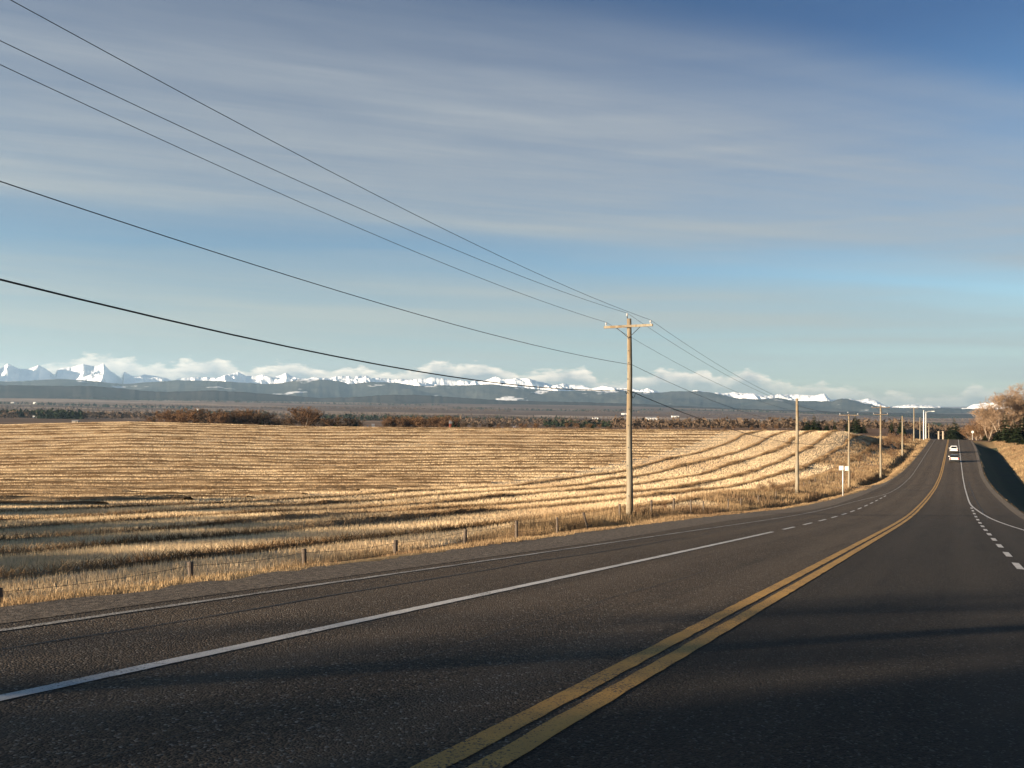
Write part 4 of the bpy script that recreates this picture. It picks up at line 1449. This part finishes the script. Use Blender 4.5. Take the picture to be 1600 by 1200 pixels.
p0 = {'top': o0 + Vector((0, 0, TOP0 - .35)), ('arm', 1): o0 + lat * 1.25 + Vector((0, 0, TOP0 + .12)), ('arm', -1): o0 - lat * 1.25 + Vector((0, 0, TOP0 + .12))}


def wire(name, pts, sags, r, material, label, group):
    mb = MB()
    path = []
    for (a, b, sg) in zip(pts[:-1], pts[1:], sags):
        n = 26
        for i in range(n + (1 if b is pts[-1] else 0)):
            f = i / n
            q = a.lerp(b, f)
            q = Vector((q.x, q.y, q.z - 4 * sg * f * (1 - f)))
            path.append(q)
    mb.tube(path, r, 5)
    o = mb.build(name, material, None, True)
    tag(o, label, 'wire', group)


SG = [0.95, 1.7, 0.35, 2.0]
wire('power_wire', [p0['top'], p1['top'], p3['top'], p4['top'], p6['top']], SG, 0.0085, M['wire'], 'middle power wire resting on the top insulator of the nearest pole', 'overhead wires')
wire('power_wire', [p0[('arm', 1)], p1[('arm', 1)], p3[('arm', 1)], p4[('arm', 1)], p6[('arm', 1)]], SG, 0.0085, M['wire'], 'power wire on the left end of the nearest crossarm', 'overhead wires')
wire('power_wire', [p0[('arm', -1)], p1[('arm', -1)], p3[('arm', -1)], p4[('arm', -1)], p6[('arm', -1)]], SG, 0.0085, M['wire'], 'highest power wire on the right end of the nearest crossarm', 'overhead wires')


def mid(p, y, Y, side=0.14):
    z = (HOR - y) / F_PX * Y
    q = p['o'] + Vector((C, -S, 0)) * side
    return Vector((q.x, q.y, z))


wire('neutral_wire', [o0 + Vector((0, 0, 6.48)), mid(p1, 570, 43), mid(p3, 660, 104), mid(p4, 657, 138)], [0.95, 1.6, .35], 0.011, M['wire'], 'single lower wire fixed halfway up the nearest pole', 'overhead wires')
wire('telephone_cable', [o0 + Vector((0, 0, 5.25)), mid(p1, 609, 43, -.13), mid(p3, 688, 104), mid(p4, 676, 138)], [1.5, 1.5, .4], 0.020, M['cable'], 'thick black cable, lowest of the overhead wires', 'overhead wires')
# slack loops of the cable at the nearest pole
for sg, k in ((1, 0.75), (-1, 0.35)):
    c_ = mid(p1, 612, 43, -.13)
    dr_ = Vector((S, C, 0)) * (1 if sg > 0 else -1)
    mb = MB()
    pts = [c_ + dr_ * (0.9 * k * f + .25) + Vector((C, -S, 0)) * 0.12 + Vector((0, 0, -0.12 * f * (1 if sg > 0 else -.2) - 0.36 * k * math.sin(math.pi * f))) for f in [i / 10 for i in range(11)]]
    mb.tube([p - p1['o'] for p in pts], 0.016, 5)
    mb.build('cable_loop', M['cable'], p1e, True)

# ------------------------------------------------------------------ fence
fence = empty('fence', (*to_xy(20, 13.2), gz(*to_xy(20, 13.2))))
tag(fence, 'old wire fence on leaning grey wooden posts along the field edge', 'fence')
fo = Vector(fence.location)
tops = []
posts = [(-30, 936, 12.6), (0, 926, 12.7), (150, 906, 12.7), (300, 883, 12.8), (478, 862, 13.0), (617, 848, 13.2), (725, 830, 13.4), (808, 816, 13.6), (872, 811, 13.8), (925, 803, 13.9), (968, 793, 15.1), (1018, 783, 15.3), (1053, 780, 15.3),
         (1080, 782, 15.4), (1100, 785, 15.0), (1137, 781, 15.0), (1158, 780, 15.0), (1185, 776, 15.2), (1213, 771, 15.4), (1256, 757, 17.0), (1264, 756, 17.2), (1274, 755, 17.6), (1292, 749, 17.0), (1308, 744, 17.0)]
for i, (x, yt, l_) in enumerate(posts):
    if x == 150:
        continue
    u = (x - 800) / F_PX
    D = l_ / (-u * C + S)
    X, Y = u * D, D
    z0 = gz(X, Y)
    zt = max((HOR - yt) / F_PX * Y + 0.06, z0 + 0.9)
    zt = min(zt, z0 + 1.55)
    gt.seed(i)
    lean = (gt.uniform(-.06, .06), gt.uniform(-.05, .05))
    if x == 925:
        lean = (-0.32, 0.05)
    rr = 0.048 + 0.016 * gt.random()
    mb = MB()
    b = Vector((X, Y, z0)) - fo
    n = 5
    mb.tube([b + Vector((lean[0] * f * (zt - z0), lean[1] * f * (zt - z0), -0.3 + (zt - z0 + .3) * f)) for f in [k / n for k in range(n + 1)]],
            [rr * (1 + .1 * math.sin(k * 2.1 + i)) for k in range(n + 1)], 7)
    mb.build('post', M['post'], fence, True)
    tops.append((X + lean[0], Y + lean[1], z0, zt))
for k, f in enumerate((0.45, 0.7, 0.93)):
    mb = MB()
    path = []
    for a, b in zip(tops[:-1], tops[1:]):
        for q in range(5):
            t_ = q / 5
            path.append(Vector((a[0] + (b[0] - a[0]) * t_, a[1] + (b[1] - a[1]) * t_,
                                (a[2] + (a[3] - a[2]) * f) * (1 - t_) + (b[2] + (b[3] - b[2]) * f) * t_ - 0.05 * math.sin(math.pi * t_))) - fo)
    mb.tube(path, 0.004, 4)
    mb.build('wire_strand', M['iron'], fence)

# ------------------------------------------------------------------ signs
X, Y, Z = hit(1317, 775)
Ysg = Y
e = empty('twin_sign', (X, Y, Z))
zt = (HOR - 727.5) / F_PX * Y - Z
mb = MB()
mb.tube([(0, 0, -0.4), (0, 0, zt - 0.05)], 0.055, 8)
mb.build('post', M['galv'], e, True)
k = Y / F_PX
for xc, wd, dz_ in ((-3.1, 6.6, 0.0), (5.4, 5.4, -0.05)):
    mb = MB()
    mb.box((xc * k, -0.09, zt - 3.6 * k + dz_), (wd * k, 0.03, 7.0 * k))
    mb.build('panel', M['signwhite'], e)
mb = MB()
mb.box((1.0 * k, -0.06, zt - 3.6 * k), (10 * k, 0.02, 0.06))
mb.build('bracket', M['galv'], e)
tag(e, 'two blank white square signs side by side on one post', 'sign')
Y = 300
X = at(1519.5, Y)
Z = gz(X, Y)
zt = (HOR - 675) / F_PX * Y - Z
e = empty('round_sign', (X, Y, Z))
mb = MB()
mb.tube([(0, 0, -0.3), (0, 0, zt + 0.3)], 0.05, 6)
mb.build('post', M['galv'], e)
mb = MB()
mb.tube([(0, -0.06, zt), (0, -0.09, zt)], [0.5, 0.5], 20)
mb.build('panel', M['signwhite'], e)
tag(e, 'small round white sign on the right verge near the bare trees', 'sign')


# ------------------------------------------------------------------ cars
def loft(mb, stations):
    """stations: (y, [(x, z), ...]) closed rings"""
    n = len(stations[0][1])
    vs_ = [(x, y, z) for y, ring in stations for x, z in ring]
    fs_ = []
    for i in range(len(stations) - 1):
        for k in range(n):
            a, b = i * n + k, i * n + (k + 1) % n
            fs_.append((a, b, b + n, a + n))
    fs_.append(tuple(range(n)))
    fs_.append(tuple(range((len(stations) - 1) * n, len(stations) * n))[::-1])
    mb.add(vs_, fs_)


def ring(hw, z0, z1, c=0.14):
    return [(-hw + c, z0), (hw - c, z0), (hw, z0 + c), (hw + .01, (z0 + z1) / 2), (hw - .03, z1 - c), (hw - c * 1.1, z1), (-hw + c * 1.1, z1), (-hw + .03, z1 - c), (-hw - .01, (z0 + z1) / 2), (-hw, z0 + c)]


def paint(name, c, rough=0.3):
    m, t, o = new_mat(name)
    p = t.n('ShaderNodeBsdfPrincipled')
    t.link(p.outputs[0], o.inputs[0])
    co = t.n('ShaderNodeTexCoord')
    n = t.noise(co.outputs['Object'], 2.0, 4.0, 0.6)
    t.link(t.mix(t.ramp(n, [(0.4, grey(0)), (0.8, grey(0.4))]), rgb(c), rgb(tuple(v * 0.75 + 0.02 for v in c))), p.inputs['Base Color'])
    p.inputs['Roughness'].default_value = rough
    p.inputs['Coat Weight'].default_value = 0.4
    return m


M['paint_white'] = paint('white_car_paint', (0.85, 0.84, 0.81))
M['paint_dark'] = paint('dark_car_paint', (0.02, 0.021, 0.023))
M['glass'] = paint('car_glass', (0.012, 0.014, 0.016), 0.08)
M['tail'] = paint('tail_lamp_red', (0.35, 0.02, 0.015), 0.2)
M['tyre'] = mat('tyre_rubber', (0.02, 0.02, 0.02), None, 5.0, 0.9)


def car(s_, l_, body, trunk, height, label, name, cab=None):
    X, Y = to_xy(s_, l_)
    e = empty(name, (X, Y, float(zr(s_)) + 0.002), -TH)
    L, hw, belt = 4.6, 0.93, 1.02
    mb = MB()
    loft(mb, [(-L / 2, ring(hw * .90, .42, belt * .86)), (-L / 2 + .12, ring(hw * .97, .32, belt * .97)), (-L / 2 + .9, ring(hw, .26, belt)), (0.4, ring(hw, .26, belt)), (L / 2 - 1.2, ring(hw, .26, belt * .95)),
              (L / 2 - .25, ring(hw * .95, .32, belt * .82)), (L / 2, ring(hw * .86, .42, belt * .68))])
    mb.build('body', M[body], e, False)
    mb = MB()
    rear = -L / 2 + (0.15 if height > 1.6 else 0.7)
    loft(mb, [(rear, ring(hw * .88, belt - .06, belt + .04, .03)), (rear + .35, ring(hw * .78, belt - .06, height - .04, .09)), (rear + .9, ring(hw * .78, belt - .06, height, .1)), (0.45, ring(hw * .77, belt - .06, height - .02, .1)),
              (1.35, ring(hw * .84, belt - .06, belt + .03, .03))])
    mb.build('cabin', M[cab or body], e)
    mb = MB()
    y0, y1 = rear - 0.02, rear + .33
    mb.add([(-hw * .74, y0 + .04, belt + .08), (hw * .74, y0 + .04, belt + .08), (hw * .64, y1 - .04, height - .1), (-hw * .64, y1 - .04, height - .1)], [(0, 1, 2, 3)])
    mb.v = [(x, y - 0.035, z) for x, y, z in mb.v]
    mb.add([(x, y + .03, z) for x, y, z in mb.v], [(3, 2, 1, 0)])
    mb.build('rear_window', M['glass'], e)
    for sg in (-1, 1):
        mb = MB()
        xx = hw * .845 * sg
        mb.add([(xx, rear + .45, belt + .05), (xx, 1.0, belt + .05), (xx - .07 * sg, .5, height - .12), (xx - .07 * sg, rear + .62, height - .12)], [(0, 1, 2, 3)])
        mb.build('side_window', M['glass'], e)
        mb = MB()
        mb.box((sg * hw * .80, -L / 2 + .0, belt * .80), (.22, .12, .26))
        mb.build('tail_lamp', M['tail'], e)
        mb = MB()
        mb.box((sg * (hw + .08), 0.95, belt + .06), (.18, .12, .14))
        mb.build('mirror', M[body], e)
        for yy in (-1.42, 1.42):
            mb = MB()
            mb.tube([(sg * (hw - .22), yy, .33), (sg * (hw + .01), yy, .33)], .33, 16)
            wh = mb.build('wheel', M['tyre'], e)
            mb = MB()
            mb.tube([(sg * (hw - .1), yy, .33), (sg * (hw + .02), yy, .33)], .2, 12)
            mb.build('rim', M['galv'], wh)
    mb = MB()
    mb.box((0, -L / 2 - .04, .44), (hw * 1.96, .2, .40 if cab else .26))
    mb.build('bumper', M[trunk], e)
    mb = MB()
    mb.box((0, -L / 2 - .02, belt * .70), (.5, .05, .14))
    mb.build('number_plate', M['signwhite'], e)
    tag(e, label, 'car', 'cars driving away on the road')


car(237, 0.15, 'paint_white', 'paint_dark', 1.78, 'white sport utility vehicle driving away, the farther of two cars', 'white_car')
car(196, 0.05, 'paint_white', 'paint_dark', 1.55, 'white car with black roof and black rear bumper, the nearer of two', 'white_car', 'paint_dark')

# rough tufts and brush on the sunlit bank right of the road
gt.seed(3)
for i in range(9):
    s_ = 150 + i * 15 + gt.uniform(-5, 5)
    l_ = float(r_edge(s_)) - gt.uniform(9.5, 15)
    X, Y = to_xy(s_, l_)
    plant('shrub', i, X, Y, gt.uniform(0.5, 1.0), 'shrub', ORDINAL[i] + ' low brush tuft from the near end of the right bank', 'bush', 'brush tufts on the right bank', None, 1.3)
